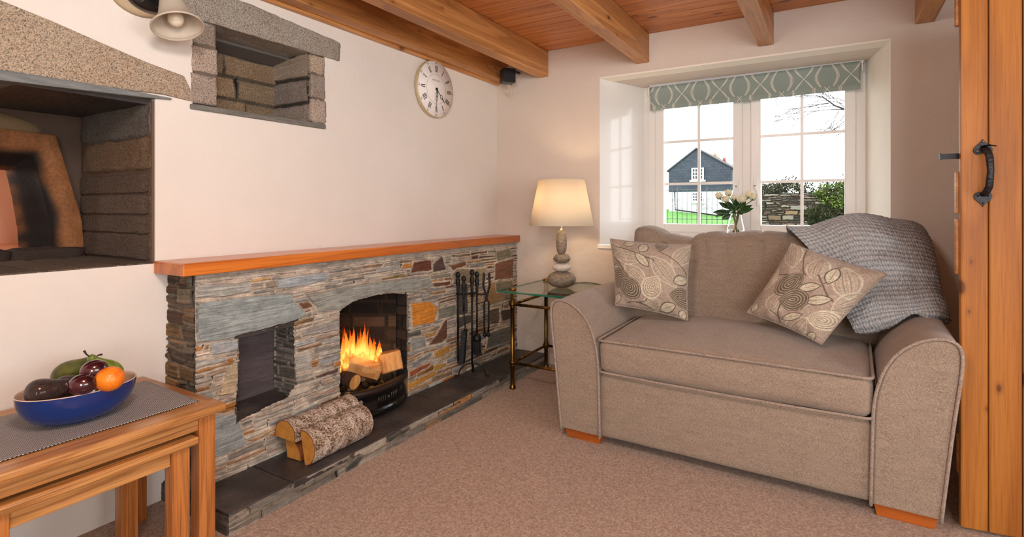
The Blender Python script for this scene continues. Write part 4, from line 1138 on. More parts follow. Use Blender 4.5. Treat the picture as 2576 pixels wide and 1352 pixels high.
items1 = [('feather', -.95, .62, .50, .22, -40), ('feather', -.55, .42, .42, .22, -10), ('feather', -.35, -.10, .42, .24, -42), ('feather', .42, .12, .52, .26, -50), ('feather', .85, .62, .42, .20, 60),
    ('feather', .05, -.86, .30, .20, 30),
    ('stem', [(-.85, .74), (-.55, .66), (-.15, .50), (.12, .42), (.16, .36)], .016), ('stem', [(-.95, .42), (-.72, .08), (-.58, -.15), (-.55, -.28), (-.45, -.5)], .018),
    ('stem', [(-.30, -.86), (-.12, -.80), (.0, -.66)], .014), ('stem', [(.25, .70), (.6, .52), (.9, .28), (1.0, .1)], .012), ('stem', [(-.62, -.9), (-.3, -.86), (.1, -.98)], .016),
    ('leaf', -.50, .88, .17, .10, 5), ('leaf', -.12, .76, .17, .13, 60), ('leaf', -.15, .38, .28, .12, -48), ('leaf', -.98, .04, .2, .12, 60), ('leaf', .85, -.05, .20, .13, 30),
    ('leaf', -.92, -.80, .18, .10, 70), ('leaf', .50, -.84, .26, .12, 28), ('leaf', .88, -.92, .14, .10, 60), ('shell', .32, .90, .22, .16, -90),
    ('shell', -.80, -.25, .36, .28, -50), ('shell', -.52, -.48, .34, .30, 130), ('shell', .92, -.50, .36, .26, 180), ('drop', .10, -.38, .36, .27, 60)]
# first cushion: leans in the left corner
t = thing('scatter_cushion', 'leaf patterned taupe cushion standing upright against the left arm of the sofa', 'cushion', (-.85, 2.82, .56), 'leaf patterned cushions')
cushion(t, (onY(1536, 602, 2.80), onY(1738, 616, 2.86), onY(1729, 806, 2.76), onY(1549, 768, 2.70)), .175, items1, 3)
items2 = [('feather', -.10, .62, .32, .24, -75), ('feather', .60, .50, .46, .26, -50), ('feather', -.42, -.52, .30, .26, 95), ('feather', .30, -.92, .34, .26, 70), ('feather', -.80, .75, .40, .22, -60), ('feather', .95, .10, .40, .24, 60),
    ('stem', [(-.62, 1.0), (-.5, .7), (-.32, .42), (-.22, .36)], .016), ('stem', [(.02, .46), (.22, .28), (.50, .05), (.66, -.02)], .018),
    ('stem', [(-.92, .12), (-.62, .22), (-.30, .34)], .016), ('stem', [(-.30, -.26), (-.30, -.55), (-.22, -.8), (-.08, -.96)], .018), ('stem', [(-.45, -.76), (-.30, -.80), (-.14, -.86)], .012),
    ('stem', [(.22, .28), (.36, .5)], .012), ('stem', [(.50, .05), (.30, -.02)], .010),
    ('leaf', .26, .56, .24, .14, 100), ('leaf', .02, .10, .24, .12, 35), ('leaf', .38, -.12, .28, .13, 30), ('leaf', .10, -.72, .24, .10, 38), ('leaf', -.88, -.82, .14, .10, 100), ('leaf', .72, -.95, .12, .10, 60),
    ('drop', -1.0, -.02, .34, .20, 85), ('shell', -.42, .02, .38, .28, 68), ('shell', -.10, -.32, .34, .30, 200), ('drop', .75, -.50, .36, .24, 195)]
t = thing('scatter_cushion', 'leaf patterned taupe cushion tipped on one corner in front of the grey throw', 'cushion', (-.05, 2.75, .53), 'leaf patterned cushions')
cushion(t, (onY(1992, 613, 2.80), onY(2230, 690, 2.72), onY(2066, 866, 2.60), onY(1880, 787, 2.74)), .15, items2, 8)
# ================================================================ throw
def mk_throw():
    s = S('grey knitted throw', rough=1.0); s.b.inputs['Sheen Weight'].default_value = .5; s.b.inputs['Specular IOR Level'].default_value = .05
    v = s.co('UV'); n = s.noise(v, 3, 2, .5); big = s.noise(s.co('UV', (1, 3.5, 1)), 2.2, 2, .5)
    st = s.noise(s.co('UV', (60, 120, 1)), 1.0, 2, .6); fl = s.noise(s.co('Object'), 900, 2, .7); sx = s.sep(v)
    rows = s.math('SINE', s.math('MULTIPLY', sx[1], 2*PI*44)); k2 = s.math('SINE', s.math('ADD', s.math('MULTIPLY', sx[0], 2*PI*52), s.math('MULTIPLY', rows, .9)))
    t = s.math('ADD', s.math('MULTIPLY', rows, .10), s.math('MULTIPLY', k2, .10)); t = s.math('ADD', t, s.math('MULTIPLY', st, .7)); t = s.math('ADD', t, s.math('MULTIPLY', fl, .3))
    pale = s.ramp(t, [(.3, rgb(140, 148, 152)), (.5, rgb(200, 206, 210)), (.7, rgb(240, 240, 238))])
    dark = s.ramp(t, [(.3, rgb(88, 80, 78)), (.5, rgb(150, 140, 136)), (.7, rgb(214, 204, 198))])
    s.base(s.mix(s.ramp(s.math('ADD', big, s.math('MULTIPLY', s.math('SUBTRACT', sx[0], .45), .45)), [(.42, 0.0), (.62, 1.0)]), pale, dark))  # pale left to dark right: fall of light put into the knit colour
    s.bump(t, 1.0, .016); return s.m
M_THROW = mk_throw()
def catm(P, n):
    """P (k,...) -> n samples along the first axis"""
    P = np.array(P, float); k = len(P); out = []
    for q in np.linspace(0, k-1-1e-6, n):
        i = int(q); t = q-i
        p0, p1, p2, p3 = P[max(i-1, 0)], P[i], P[min(i+1, k-1)], P[min(i+2, k-1)]
        out.append(.5*((2*p1)+(-p0+p2)*t+(2*p0-5*p1+4*p2-p3)*t*t+(-p0+3*p1-3*p2+p3)*t**3))
    return np.array(out)
colsP = [
 [(1982, 578, 3.06), (2022, 612, 2.96), (2075, 680, 2.90), (2110, 760, 2.84), (2148, 820, 2.78)],
 [(2050, 566, 3.10), (2100, 592, 2.95), (2145, 660, 2.87), (2185, 740, 2.82), (2205, 806, 2.76)],
 [(2125, 556, 3.12), (2160, 582, 2.94), (2200, 650, 2.86), (2235, 730, 2.81), (2255, 794, 2.75)],
 [(2200, 552, 3.13), (2235, 585, 2.95), (2262, 650, 2.87), (2290, 725, 2.82), (2305, 786, 2.76)],
 [(2262, 554, 3.14), (2285, 592, 2.98), (2305, 660, 2.91), (2325, 730, 2.86), (2345, 788, 2.80)],
 [(2298, 566, 3.20), (2316, 610, 3.06), (2332, 675, 2.99), (2352, 738, 2.93), (2378, 800, 2.86)]]
G = []
for c in colsP:
    pts = [np.array(onY(*p)) for p in c]
    top = pts[0]
    back = [top+np.array([.0, .15, -.36]), top+np.array([0, .11, -.06])]
    end = pts[-1]+np.array([.0, .03, -.012])
    G.append(back+pts+[end])
G = np.array(G)                        # 6 x 8 x 3
last = G[-1]+np.array([.02, .14, -.03]); G = np.concatenate([G, last[None]])
NU, NV = 190, 220
A = catm(G, NU); A = np.swapaxes(catm(np.swapaxes(A, 0, 1), NV), 0, 1)
uu, vv = np.meshgrid(np.linspace(0, 1, NU), np.linspace(0, 1, NV), indexing='ij')
du = np.gradient(A, axis=0); dv = np.gradient(A, axis=1); Nn = np.cross(du, dv); Nn /= np.maximum(np.linalg.norm(Nn, axis=2, keepdims=True), 1e-9)
if Nn[NU//2, NV//2].dot(np.array([0, -1, 0])) < 0: Nn = -Nn
fold = .016*np.sin(uu*11+vv*5+1.2*fbm(uu*3, vv*3, 5, 2)*3)+.012*(fbm(uu*5, vv*4, 6, 3)-.5)*2
knit = .0028*np.sin(vv*2*PI*44)*(.6+.4*np.sin(uu*2*PI*26+3*fbm(uu*8, vv*8, 9, 2)))+.003*(fbm(uu*50, vv*60, 12, 2)-.5)
A = A+Nn*(fold+knit)[..., None]
A += Nn*.012
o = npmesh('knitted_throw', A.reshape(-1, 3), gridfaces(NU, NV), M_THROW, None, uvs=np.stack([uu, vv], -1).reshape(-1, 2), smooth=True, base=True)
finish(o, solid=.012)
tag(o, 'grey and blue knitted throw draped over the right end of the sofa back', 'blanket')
# ================================================================ glass side table and lamp
M_BRASS = (lambda s: (s.base(s.ramp(s.noise(s.co('Object', (1, 1, .2)), 30, 3, .6), [(.35, rgb(66, 50, 26)), (.65, rgb(150, 112, 52))])), s.m)[1])(S('antique brass', rough=.33, metal=.95))
M_TGLASS = S('green glass edge', rgb(30, 110, 90), rough=.08).m
TB = [(-1.765, 2.935), (-1.832+.03, 3.43), (-1.315, 3.425), (-1.275, 2.935)]
t = thing('side_table', 'small square antique brass side table with a glass top between the hearth and the sofa', 'table', (-1.54, 3.18, 0))
LTX = [-1.765, -1.780, -1.300, -1.285]; LTY = [2.935, 3.428, 3.428, 2.935]
def ringprof(z0, r): return [(r, z0-.022), (r*1.35, z0-.018), (r*1.35, z0-.013), (r*1.15, z0-.011), (r*1.75, z0-.004), (r*1.82, z0+.004), (r*1.6, z0+.012), (r*1.15, z0+.016), (r*1.3, z0+.020), (r*1.3, z0+.024), (r, z0+.027)]
for x, y in zip(LTX, LTY):
    r = .0135
    P = [(r*1.5, 0), (r*1.65, .006), (r*1.4, .016), (r*1.1, .022), (r, .03)]+ringprof(.165, r)+ringprof(.538, r)+[(r, .606)]
    MB().lathe(P, (x, y, 0), 20).build('leg', M_BRASS, t)
    MB().lathe([(r*.9, .6285), (r*1.55, .6295), (r*1.7, .634), (r*1.5, .641), (r*.9, .6455), (r*.3, .647), (0.0001, .647)], (x, y, 0), 20).build('finial', M_BRASS, t)
for z in (.165, .538):
    for i in range(4):
        j = (i+1) % 4
        a = Vector((LTX[i], LTY[i], z)); b = Vector((LTX[j], LTY[j], z)); d = (b-a).normalized()
        MB().tube([a+d*.02, b-d*.02], .0095, 14).build('rail', M_BRASS, t)
g0, g1, g2, g3 = (-1.835, 2.885), (-1.235, 2.885), (-1.235, 3.485), (-1.835, 3.485)
m = MB().box((-1.845, 2.875, .6165), (-1.236, 3.50, .6275)); m.m = [1, 1, 0, 0, 0, 0]; m.build('glass_top', [M_TGLASS, M_TTOP], t)
# pebble lamp
LC = (-1.545, 3.195)
t = thing('table_lamp', 'lit table lamp of stacked grey pebbles with a cream shade on the glass side table', 'lamp', (*LC, .629))
def pebmat(nm, a, b):
    s = S(nm, rough=.6); n = s.noise(s.co('Object', (1, 1, 2.5)), 35, 5, .7); w = s.noise(s.co('Object', (1, 1, 7)), 40, 3, .6)
    s.base(s.ramp(s.math('MULTIPLY', s.math('ADD', n, w), .5), [(.36, a), (.6, b)])); s.bump(n, .3, .003); return s.m
P1 = pebmat('brown grey pebble', rgb(92, 80, 68), rgb(156, 142, 124)); P2 = pebmat('pale pebble', rgb(190, 180, 166), rgb(226, 218, 206))
z = .629
for (rx, h, mt, lb) in ((.094, .108, P1, 'large grey pebble'), (.061, .060, P2, 'white pebble'), (.057, .062, P1, 'small grey pebble'), (.036, .158, P1, 'tall narrow grey pebble')):
    prof = []
    for i in range(25):
        a = -PI/2+PI*i/24; e = 1.0 if h < .15 else .55
        prof.append((max(.0001, rx*abs(math.cos(a))**(.85 if h < .15 else .5)), h/2+h/2*math.sin(a)))
    o = MB().lathe(prof, (LC[0]+(.002 if h < .07 else 0), LC[1], z), 40).build('pebble', mt, t); o['label'] = lb
    z += h-.0035
MB().lathe([(.012, z-.004), (.012, z+.004), (.0085, z+.006), (.0085, z+.05), (.013, z+.052), (.013, z+.10)], (*LC, 0), 20).build('stem', S('chrome', rgb(200, 200, 205), .15, 1.0).m, t)
def mk_shade():
    m = bpy.data.materials.new('cream lampshade fabric'); m.use_nodes = True; nt = m.node_tree; nt.nodes.clear()
    o = nt.nodes.new('ShaderNodeOutputMaterial'); d = nt.nodes.new('ShaderNodeBsdfDiffuse'); tr = nt.nodes.new('ShaderNodeBsdfTranslucent'); mx = nt.nodes.new('ShaderNodeMixShader')
    d.inputs[0].default_value = rgb(240, 230, 210); tr.inputs[0].default_value = rgb(250, 238, 214); mx.inputs[0].default_value = .35
    nt.links.new(d.outputs[0], mx.inputs[1]); nt.links.new(tr.outputs[0], mx.inputs[2]); nt.links.new(mx.outputs[0], o.inputs[0]); return m
ZS0, ZS1, RS0, RS1 = 1.040, 1.338, .211, .151
SH = MB(); SH.lathe_open([(RS0, ZS0), (RS0*.5+RS1*.5, (ZS0+ZS1)/2), (RS1, ZS1)], (*LC, 0), 72)
M_SHADE = mk_shade()
SH.build('lamp_shade', M_SHADE, t, solid=.0012)
MB().tube([Vector((LC[0]+RS0*math.cos(2*PI*k/60), LC[1]+RS0*math.sin(2*PI*k/60), ZS0+.002)) for k in range(60)], .0022, 6, closed=True).build('shade_trim', M_SHADE, t)
MB().tube([Vector((LC[0]+RS1*math.cos(2*PI*k/60), LC[1]+RS1*math.sin(2*PI*k/60), ZS1-.002)) for k in range(60)], .0022, 6, closed=True).build('shade_trim', M_SHADE, t)
m = MB()
for k in range(3):
    a = 2*PI*k/3+.3; m.tube([(LC[0]+.012*math.cos(a), LC[1]+.012*math.sin(a), z+.105), (LC[0]+RS1*math.cos(a), LC[1]+RS1*math.sin(a), ZS1-.012)], .0018, 6)
m.lathe([(.018, z+.10), (.018, z+.106)], (*LC, 0), 16); m.build('shade_ring', S('white wire', rgb(220, 215, 205), .4).m, t)
sb = S('bulb glow', rgb(255, 240, 210)); sb.b.inputs['Emission Color'].default_value = (1.0, .72, .40, 1); sb.b.inputs['Emission Strength'].default_value = 6
MB().ball((LC[0], LC[1], z+.145), .028, 16, 10).build('bulb', sb.m, t)
cord = [onZ(1436, 705, .634), onZ(1452, 702, .64), onZ(1466, 706, .645), onZ(1474, 714, .635), onZ(1468, 722, .634), onZ(1458, 728, .634), Vector((-1.20, 3.40, .60)), Vector((-1.2, 3.5, .3)), Vector((-1.2, 3.5, .02))]
cord = [Vector((LC[0]+.07, LC[1]+.03, .650)), Vector((-1.42, 3.27, .664)), Vector((-1.34, 3.33, .650)), Vector((-1.29, 3.33, .634)), Vector((-1.262, 3.30, .634)), Vector((-1.262, 3.40, .634)), Vector((-1.258, 3.512, .60)), Vector((-1.258, 3.52, .02))]
cs_ = catm([tuple(c) for c in cord], 40)
MB().tube([Vector(c) for c in cs_], .003, 8).build('cord', S('clear brown flex', rgb(120, 100, 74), .3).m, t)
# ================================================================ nest of tables, mat, bowl, fruit
def oak_table(name, label, x0, x1, y0, y1, z1, th, leg, over, frame_w=.075, ap=.05, apin=.012):
    t = thing(name, label, 'table', ((x0+x1)/2, (y0+y1)/2, 0), 'nest of oak tables')
    top = MB().box((x1-frame_w, y0, z1-th), (x1, y1, z1)).build('top_rail', M_OAK_Y, t, bev=.006, seg=3)
    MB().box((x0, y0, z1-th), (x0+frame_w, y1, z1)).build('top_rail', M_OAK_Y, t, bev=.006, seg=3)
    MB().box((x0+frame_w, y1-frame_w, z1-th+.0), (x1-frame_w, y1, z1-.0004)).build('top_end', M_OAK_X, t, bev=.004, seg=2)
    MB().box((x0+frame_w, y0, z1-th+.0), (x1-frame_w, y0+frame_w, z1-.0004)).build('top_end', M_OAK_X, t, bev=.004, seg=2)
    MB().box((x0+frame_w-.001, y0+frame_w-.001, z1-th+.002), (x1-frame_w+.001, y1-frame_w+.001, z1-.0012)).build('top_panel', M_OAK_Y, t)
    a0, a1, b0, b1 = x0+over, x1-over, y0+over, y1-over
    for (px, py) in ((a0, b0), (a1-leg, b0), (a0, b1-leg), (a1-leg, b1-leg)):
        MB().box((px, py, 0), (px+leg, py+leg, z1-th-.0003)).build('leg', M_OAK_Z, t, bev=.003)
    MB().box((a1-leg+.006, b0+leg, z1-th-ap), (a1-.008, b1-leg, z1-th-.0005)).build('apron', M_OAK_Y, t, bev=.001)
    for yy in (b0+.006, b1-leg+.006): MB().box((a0+leg, yy, z1-th-ap), (a1-leg, yy+leg-.014, z1-th-.0005)).build('apron', M_OAK_X, t, bev=.001)
    return t
oak_table('nesting_table', 'larger oak table of the nest with a framed top, standing left of the fireplace', -2.255, -1.712, .335, 1.026, .512, .026, .052, .024, ap=.046)
# the smaller table slides out slightly
t2 = thing('nesting_table', 'smaller oak table tucked under the larger one', 'table', (-1.95, .68, 0), 'nest of oak tables')
x0, x1, y0, y1, z1 = -2.12, -1.722, .418, .943, .428
MB().box((x0, y0, z1-.024), (x1, y1, z1)).build('table_top', M_OAK_Y, t2, bev=.006, seg=3)
for px, py in ((x0+.01, y0+.022), (x1-.062, y0+.022), (x0+.01, y1-.074), (x1-.062, y1-.074)):
    MB().box((px, py, 0), (px+.048, py+.052, z1-.0245)).build('leg', M_OAK_Z, t2, bev=.003)
MB().box((x1-.050, y0+.076, z1-.070), (x1-.024, y1-.076, z1-.0245)).build('apron', M_OAK_Y, t2, bev=.001)
# woven runner
def mk_mat():
    s = S('grey woven runner', rough=.7); v = s.co('UV', (1, 1, 1)); x = s.sep(v)
    a = s.math('SINE', s.math('MULTIPLY', x[0], 2*PI/.0086)); b = s.math('SINE', s.math('MULTIPLY', x[1], 2*PI/.0086))
    t = s.math('MULTIPLY', a, b); t1 = s.math('MULTIPLY_ADD', t, .5, .5)
    s.base(s.ramp(t1, [(.32, rgb(46, 44, 48)), (.5, rgb(128, 120, 118)), (.7, rgb(206, 198, 190))])); s.bump(t1, 1.0, .003); return s.m
c1, c2, c3_, c4 = onZ(375, 957, .513), onZ(490, 1009, .513), onZ(0, 1165, .513), onZ(0, 1047, .513)
mx0, mx1, my0, my1 = -2.180, -1.800, .30, .985
NU, NV = 60, 100
uu, vv = np.meshgrid(np.linspace(0, 1, NU), np.linspace(0, 1, NV), indexing='ij')
P = np.stack([mx0+(mx1-mx0)*uu+.006*(1-vv), my0+(my1-my0)*vv+.012*(1-uu), .5135+.0012*fbm(uu*6, vv*9, 4, 2)], -1)
# drape the near end: keep the runner within the table
P[..., 1] = np.maximum(P[..., 1], .345)
o = npmesh('table_runner', P.reshape(-1, 3), gridfaces(NU, NV), mk_mat(), None, uvs=np.stack([uu*(mx1-mx0), vv*(my1-my0)], -1).reshape(-1, 2), base=True)
finish(o, solid=.0022); tag(o, 'grey and silver woven runner lying on the larger oak table', 'table mat')
# bowl
BC = (-1.965, .715); BZ = .5155
t = thing('fruit_bowl', 'oval glossy cobalt blue bowl with a cream inside, holding fruit on the runner', 'bowl', (*BC, BZ))
def mk_bowl():
    s = S('cobalt glaze', rough=.12); n = s.noise(s.co('Object'), 300, 3, .7)
    zc = s.sep(s.co('Object'))[2]
    s.base(s.mix(s.ramp(n, [(.62, 0), (.75, .5)]), rgb(2, 44, 112), rgb(24, 88, 160))); s.b.inputs['Coat Weight'].default_value = .6; s.b.inputs['Coat Roughness'].default_value = .05; return s.m
ax, ay = .116, .150
pro = [(.0001, .002), (.42, .0), (.46, .001), (.60, .006), (.78, .022), (.90, .043), (.965, .068), (.99, .090), (.995, .098)]
bo = MB().lathe_open(pro, (*BC, BZ), 72, sx=ax, sy=ay).build('bowl_outside', mk_bowl(), t)
pri = [(.995, .098), (.985, .1005), (.972, .099), (.955, .088), (.92, .062), (.82, .032), (.62, .014), (.40, .008), (.0001, .007)]
MB().lathe_open(pri, (*BC, BZ), 72, sx=ax, sy=ay).build('bowl_inside', S('cream glaze', rgb(206, 178, 158), .2).m, t)
def fruitmat(nm, c1, c2, rough=.35, sc=40, bs=.2, coat=0.0, bd=.002):
    s = S(nm, rough=rough); n = s.noise(s.co('Object'), sc, 3, .6); s.base(s.ramp(n, [(.35, c1), (.65, c2)])); s.bump(s.noise(s.co('Object'), sc*5, 3, .6), bs, bd)
    s.b.inputs['Coat Weight'].default_value = coat; return s.m
M_AVO = fruitmat('avocado skin', rgb(34, 20, 18), rgb(70, 42, 34), .35, 60, 1.0, .3, .006)
M_PLUM = fruitmat('plum skin', rgb(34, 8, 18), rgb(74, 20, 30), .12, 14, .05, .8)
M_ORA = fruitmat('orange peel', rgb(226, 110, 10), rgb(244, 140, 24), .38, 20, 1.0, .2, .002)
M_PEAR = fruitmat('pear skin', rgb(84, 102, 30), rgb(134, 148, 52), .4, 30, .2, .2)
M_PEARD = fruitmat('dark pear skin', rgb(62, 70, 24), rgb(104, 104, 40), .45, 30, .2, .1)
M_STEM = S('fruit stem', rgb(52, 36, 22), rough=.8).m
def fruit(name, label, prof, C, d, mat, stem=None, grp=None, roll=0):
    d = Vector(d).normalized(); q = Vector((0, 0, 1)).rotation_difference(d).to_matrix().to_4x4()
    m = MB().lathe(prof, (0, 0, 0), 36, q)
    m.v = [tuple(Vector(v)+Vector(C)) for v in m.v]
    tt = thing(name, label, 'fruit', tuple(C), grp)
    m.build('flesh', mat, tt)
    if stem:
        sm = [Vector(C)+q.to_3x3() @ Vector(p) for p in stem]
        MB().tube(sm, [.0022]*(len(sm)-1)+[.0035], 8).build('stalk', M_STEM, tt)
def sph(r, e=1.0, n=20): return [(max(.0001, r*math.sin(PI*i/n)), -r*e*math.cos(PI*i/n)) for i in range(n+1)]
def pear(L, r, nk=.66):
    P = []
    for i in range(31):
        s_ = i/30; z = -L*.42+L*s_
        rr = r*math.sqrt(max(0, 1-((s_-.30)/.31)**2)) if s_ < .34 else r*(1-nk*sstep(np.array((s_-.30)/.62), 0, 1))*(1 if s_ < .93 else math.sqrt(max(0, 1-((s_-.93)/.0701)**2)))
        P.append((max(.0001, float(rr)), z))
    return P
def FP(x, y, z): return onZ(x, y, z)
fruit('avocado', 'dark knobbly avocado at the left end of the bowl', pear(.105, .038, .45), onD(112, 985, 1.42+.12), (.25, .75, .08), M_AVO, grp='avocados')
fruit('avocado', 'dark avocado in the middle of the bowl, half hidden behind the plums', pear(.100, .035, .45), onD(176, 972, 1.61), (-.1, 1, .1), M_AVO, grp='avocados')
fruit('plum', 'glossy dark plum lying on top, under the pear stalks', sph(.0305, 1.15), onD(237, 932, 1.60), (.3, 1, .1), M_PLUM, grp='plums')
fruit('plum', 'glossy dark plum leaning on the front rim of the bowl', sph(.0305, 1.15), onD(208, 968, 1.555), (.6, 1, .0), M_PLUM, grp='plums')
fruit('plum', 'dark plum mostly hidden low between the orange and the front rim', sph(.028, 1.1), onD(228, 984, 1.58), (.6, 1, .0), M_PLUM, grp='plums')
fruit('orange', 'bright orange at the right end of the bowl', sph(.0385, .93), onD(276, 954, 1.60), (0, 0, 1), M_ORA)
fruit('pear', 'dark olive green pear lying at the back of the bowl', pear(.150, .038), onD(182, 934, 1.70), tuple(onD(228, 905, 1.70)-onD(170, 940, 1.70)), M_PEARD, [(0, 0, .085), (0, 0, .098), (.004, 0, .108)], 'pears')
fruit('pear', 'bright green pear resting on the right rim of the bowl', pear(.135, .034), onD(268, 930, 1.70), tuple(onD(236, 901, 1.66)-onD(285, 938, 1.72)), M_PEAR, [(0, 0, .076), (-.002, 0, .088), (-.010, .004, .098)], 'pears')
# ================================================================ birch logs on the hearth
def mk_birch():
    s = S('birch bark', rough=.9); v = s.co('UV', (1, 1, 1))
    n = s.noise(s.co('UV', (110, 200, 1)), 1.0, 4, .75, .4); b = s.noise(s.co('UV', (24, 12, 1)), 1.0, 4, .65); c = s.noise(s.co('UV', (26, 200, 1)), 1.0, 3, .7)
    t = s.math('ADD', s.math('MULTIPLY', n, .55), s.math('ADD', s.math('MULTIPLY', b, .35), s.math('MULTIPLY', c, .2)))
    s.base(s.ramp(t, [(.42, rgb(34, 24, 18)), (.50, rgb(104, 78, 56)), (.545, rgb(176, 148, 122)), (.60, rgb(228, 214, 200)), (.72, rgb(246, 236, 224))]))
    s.bump(t, 1.0, .012); return s.m
M_BIRCH = mk_birch()
def mk_end():
    s = S('sawn log end', rough=.7); v = s.co('Object'); n = s.noise(v, 30, 3, .6); n2 = s.noise(s.co('Object', (1, 1, 5)), 120, 3, .6)
    s.base(s.mix(s.math('MULTIPLY', n2, .4), s.ramp(n, [(.3, rgb(186, 122, 44)), (.7, rgb(220, 158, 70))]), rgb(150, 92, 36))); return s.m
M_END = mk_end()
M_SPLIT = wood('split log wood', 'Y', rgb(96, 44, 20), rgb(140, 74, 36), rgb(176, 106, 58), .7, ring=5)
M_RIM = S('inner bark', rgb(116, 52, 22), rough=.9).m
def splitlog(name, label, P0, P1, r, a0, a1, flatdir=None, bark=None, split=None, grp=None, seed=0, up=Vector((0, 0, 1)), chord=0.0, cat='log', end=None):
    """log with cross-section = sector/half disc between angles a0..a1 (deg) in the frame (side, up)"""
    P0, P1 = Vector(P0), Vector(P1); d = (P1-P0).normalized(); L = (P1-P0).length
    s_ = d.cross(up).normalized(); u_ = s_.cross(d).normalized()
    t = thing(name, label, cat, tuple((P0+P1)/2), grp)
    na = 40; nl = 40
    V = np.zeros((nl, na, 3)); U = np.zeros((nl, na, 2))
    for i in range(nl):
        for j in range(na):
            a = math.radians(a0+(a1-a0)*j/(na-1)); q = i/(nl-1)
            rr = r*(1+.035*noise.noise(Vector((math.cos(a)*2, math.sin(a)*2, q*3+seed)))+.02*noise.noise(Vector((math.cos(a)*12, math.sin(a)*12, q*16+seed))))
            if j in (0, na-1): rr *= 1
            p = P0+d*(L*q)+s_*(rr*math.cos(a))+u_*(rr*math.sin(a))
            V[i, j] = p; U[i, j] = (q*L, math.radians(a)*57.3*r)
    cen = P0+d*0
    full = abs(a1-a0) >= 359
    o = npmesh('bark', V.reshape(-1, 3), gridfaces(nl, na), bark or M_BIRCH, t, uvs=U.reshape(-1, 2), smooth=True)
    # split faces: from arc start to centre to arc end
    m = MB()
    if not full:
        half = abs(abs(a1-a0)-180) < 25 or chord > 0
        for i in range(nl-1):
            A0, A1 = Vector(V[i, 0]), Vector(V[i+1, 0]); B0, B1 = Vector(V[i, na-1]), Vector(V[i+1, na-1])
            w0 = noise.noise(Vector((seed, i*.2, 0)))*.004; w1 = noise.noise(Vector((seed, (i+1)*.2, 0)))*.004
            if half:
                Mi0 = (A0+B0)/2+u_*w0; Mi1 = (A1+B1)/2+u_*w1
            else:
                Mi0 = P0+d*(L*i/(nl-1))+u_*w0; Mi1 = P0+d*(L*(i+1)/(nl-1))+u_*w1
            m.add([A0, A1, Mi1, Mi0], [(0, 1, 2, 3)], smooth=True); m.add([Mi0, Mi1, B1, B0], [(0, 1, 2, 3)], smooth=True)
        m.build('split_face', split or M_SPLIT, t)
    for idx, sg in ((0, -1), (nl-1, 1)):
        ring = [Vector(V[idx, j])+d*(sg*.0008) for j in range(na)]
        if not full and not (abs(abs(a1-a0)-180) < 25 or chord > 0): ring.append((P0 if idx == 0 else P1)+d*(sg*.0008))
        if sg > 0: ring = ring[::-1]
        e = MB().add(ring, [tuple(range(len(ring)))]); eo = e.build('sawn_end', end or M_END, t)
        ar = [Vector(V[idx, j])+d*(sg*.0012) for j in range(na)]
        c0 = sum(ar, Vector())/len(ar); inn = [p.lerp(c0, .055) for p in ar]
        rm = MB()
        for j in range(na-1): rm.add([ar[j], ar[j+1], inn[j+1], inn[j]], [(0, 1, 2, 3)])
        rm.build('bark_edge', M_RIM, eo)
    return t
# big half log in front, arc to the room and up, flat side to the fireplace
p0 = onX(783, 1141, -1.905); p1 = Vector((-1.925, p0.y+.335, p0.z+.0))
splitlog('birch_log', 'large split birch log with its bark towards the room, in front of the other two', (-1.918, 1.478, .142), (-1.928, 1.815, .142), .074, -78, 102, grp='birch logs on the hearth', seed=1)
splitlog('birch_log', 'split birch log lying flat side down across the back of the stack', (-2.010, 1.460, .178), (-2.020, 1.83, .178), .066, -12, 190, grp='birch logs on the hearth', seed=5, chord=1)
splitlog('birch_log', 'small quartered birch log underneath the other two', (-2.022, 1.480, .078), (-2.026, 1.76, .078), .088, 2, 98, grp='birch logs on the hearth', seed=9, bark=M_SPLIT)
# ================================================================ fire
t_g = thing('iron_fire_front', 'curved black cast iron fire front holding the burning logs', 'grate', (-2.04, 2.06, HZ))
def arcpt(s_, bul, z, inset=0):
    y = 1.815+.505*s_; x = FX-.004+bul*math.sin(PI*s_)**.75-inset
    return Vector((x, y, z))
def bandsweep(m, prof, n=48, mi=0):
    V = [[arcpt(i/(n-1), bul, z) for (bul, z) in prof] for i in range(n)]; k = len(prof)
    vs = [p for r in V for p in r]
    fs = [(i*k+j, (i+1)*k+j, (i+1)*k+(j+1) % k, i*k+(j+1) % k) for i in range(n-1) for j in range(k)]
    m.add(vs, fs, mi, True)
    m.add(V[0], [tuple(range(k))]); m.add(V[-1], [tuple(range(k-1, -1, -1))])
m = MB(); bandsweep(m, [(.060, HZ+.012), (.094, HZ+.012), (.100, HZ+.020), (.098, HZ+.030), (.088, HZ+.040), (.080, HZ+.052), (.078, HZ+.118), (.086, HZ+.128), (.060, HZ+.128)])
m.build('fret', S('black enamel iron', rgb(14, 14, 16), .22, .3, Coat_Weight=.5).m, t_g)
m = MB(); bandsweep(m, [(.045, HZ+.126), (.090, HZ+.126), (.097, HZ+.134), (.096, HZ+.148), (.086, HZ+.154), (.050, HZ+.152)])
m.build('top_rail', S('rusty iron', rgb(52, 38, 34), .5, .5).m, t_g)
m = MB()
for s_ in (.40, .43, .46, .49, .585, .615, .645, .675):
    p = arcpt(s_, .079, HZ+.085); m.tube([p-Vector((0, 0, .014)), p+Vector((0, 0, .014))], .0028, 8)
p = arcpt(.5375, .079, HZ+.085); m.ball(p, .009, 12, 8)
m.build('decoration', S('worn iron', rgb(70, 62, 56), .4, .6).m, t_g)
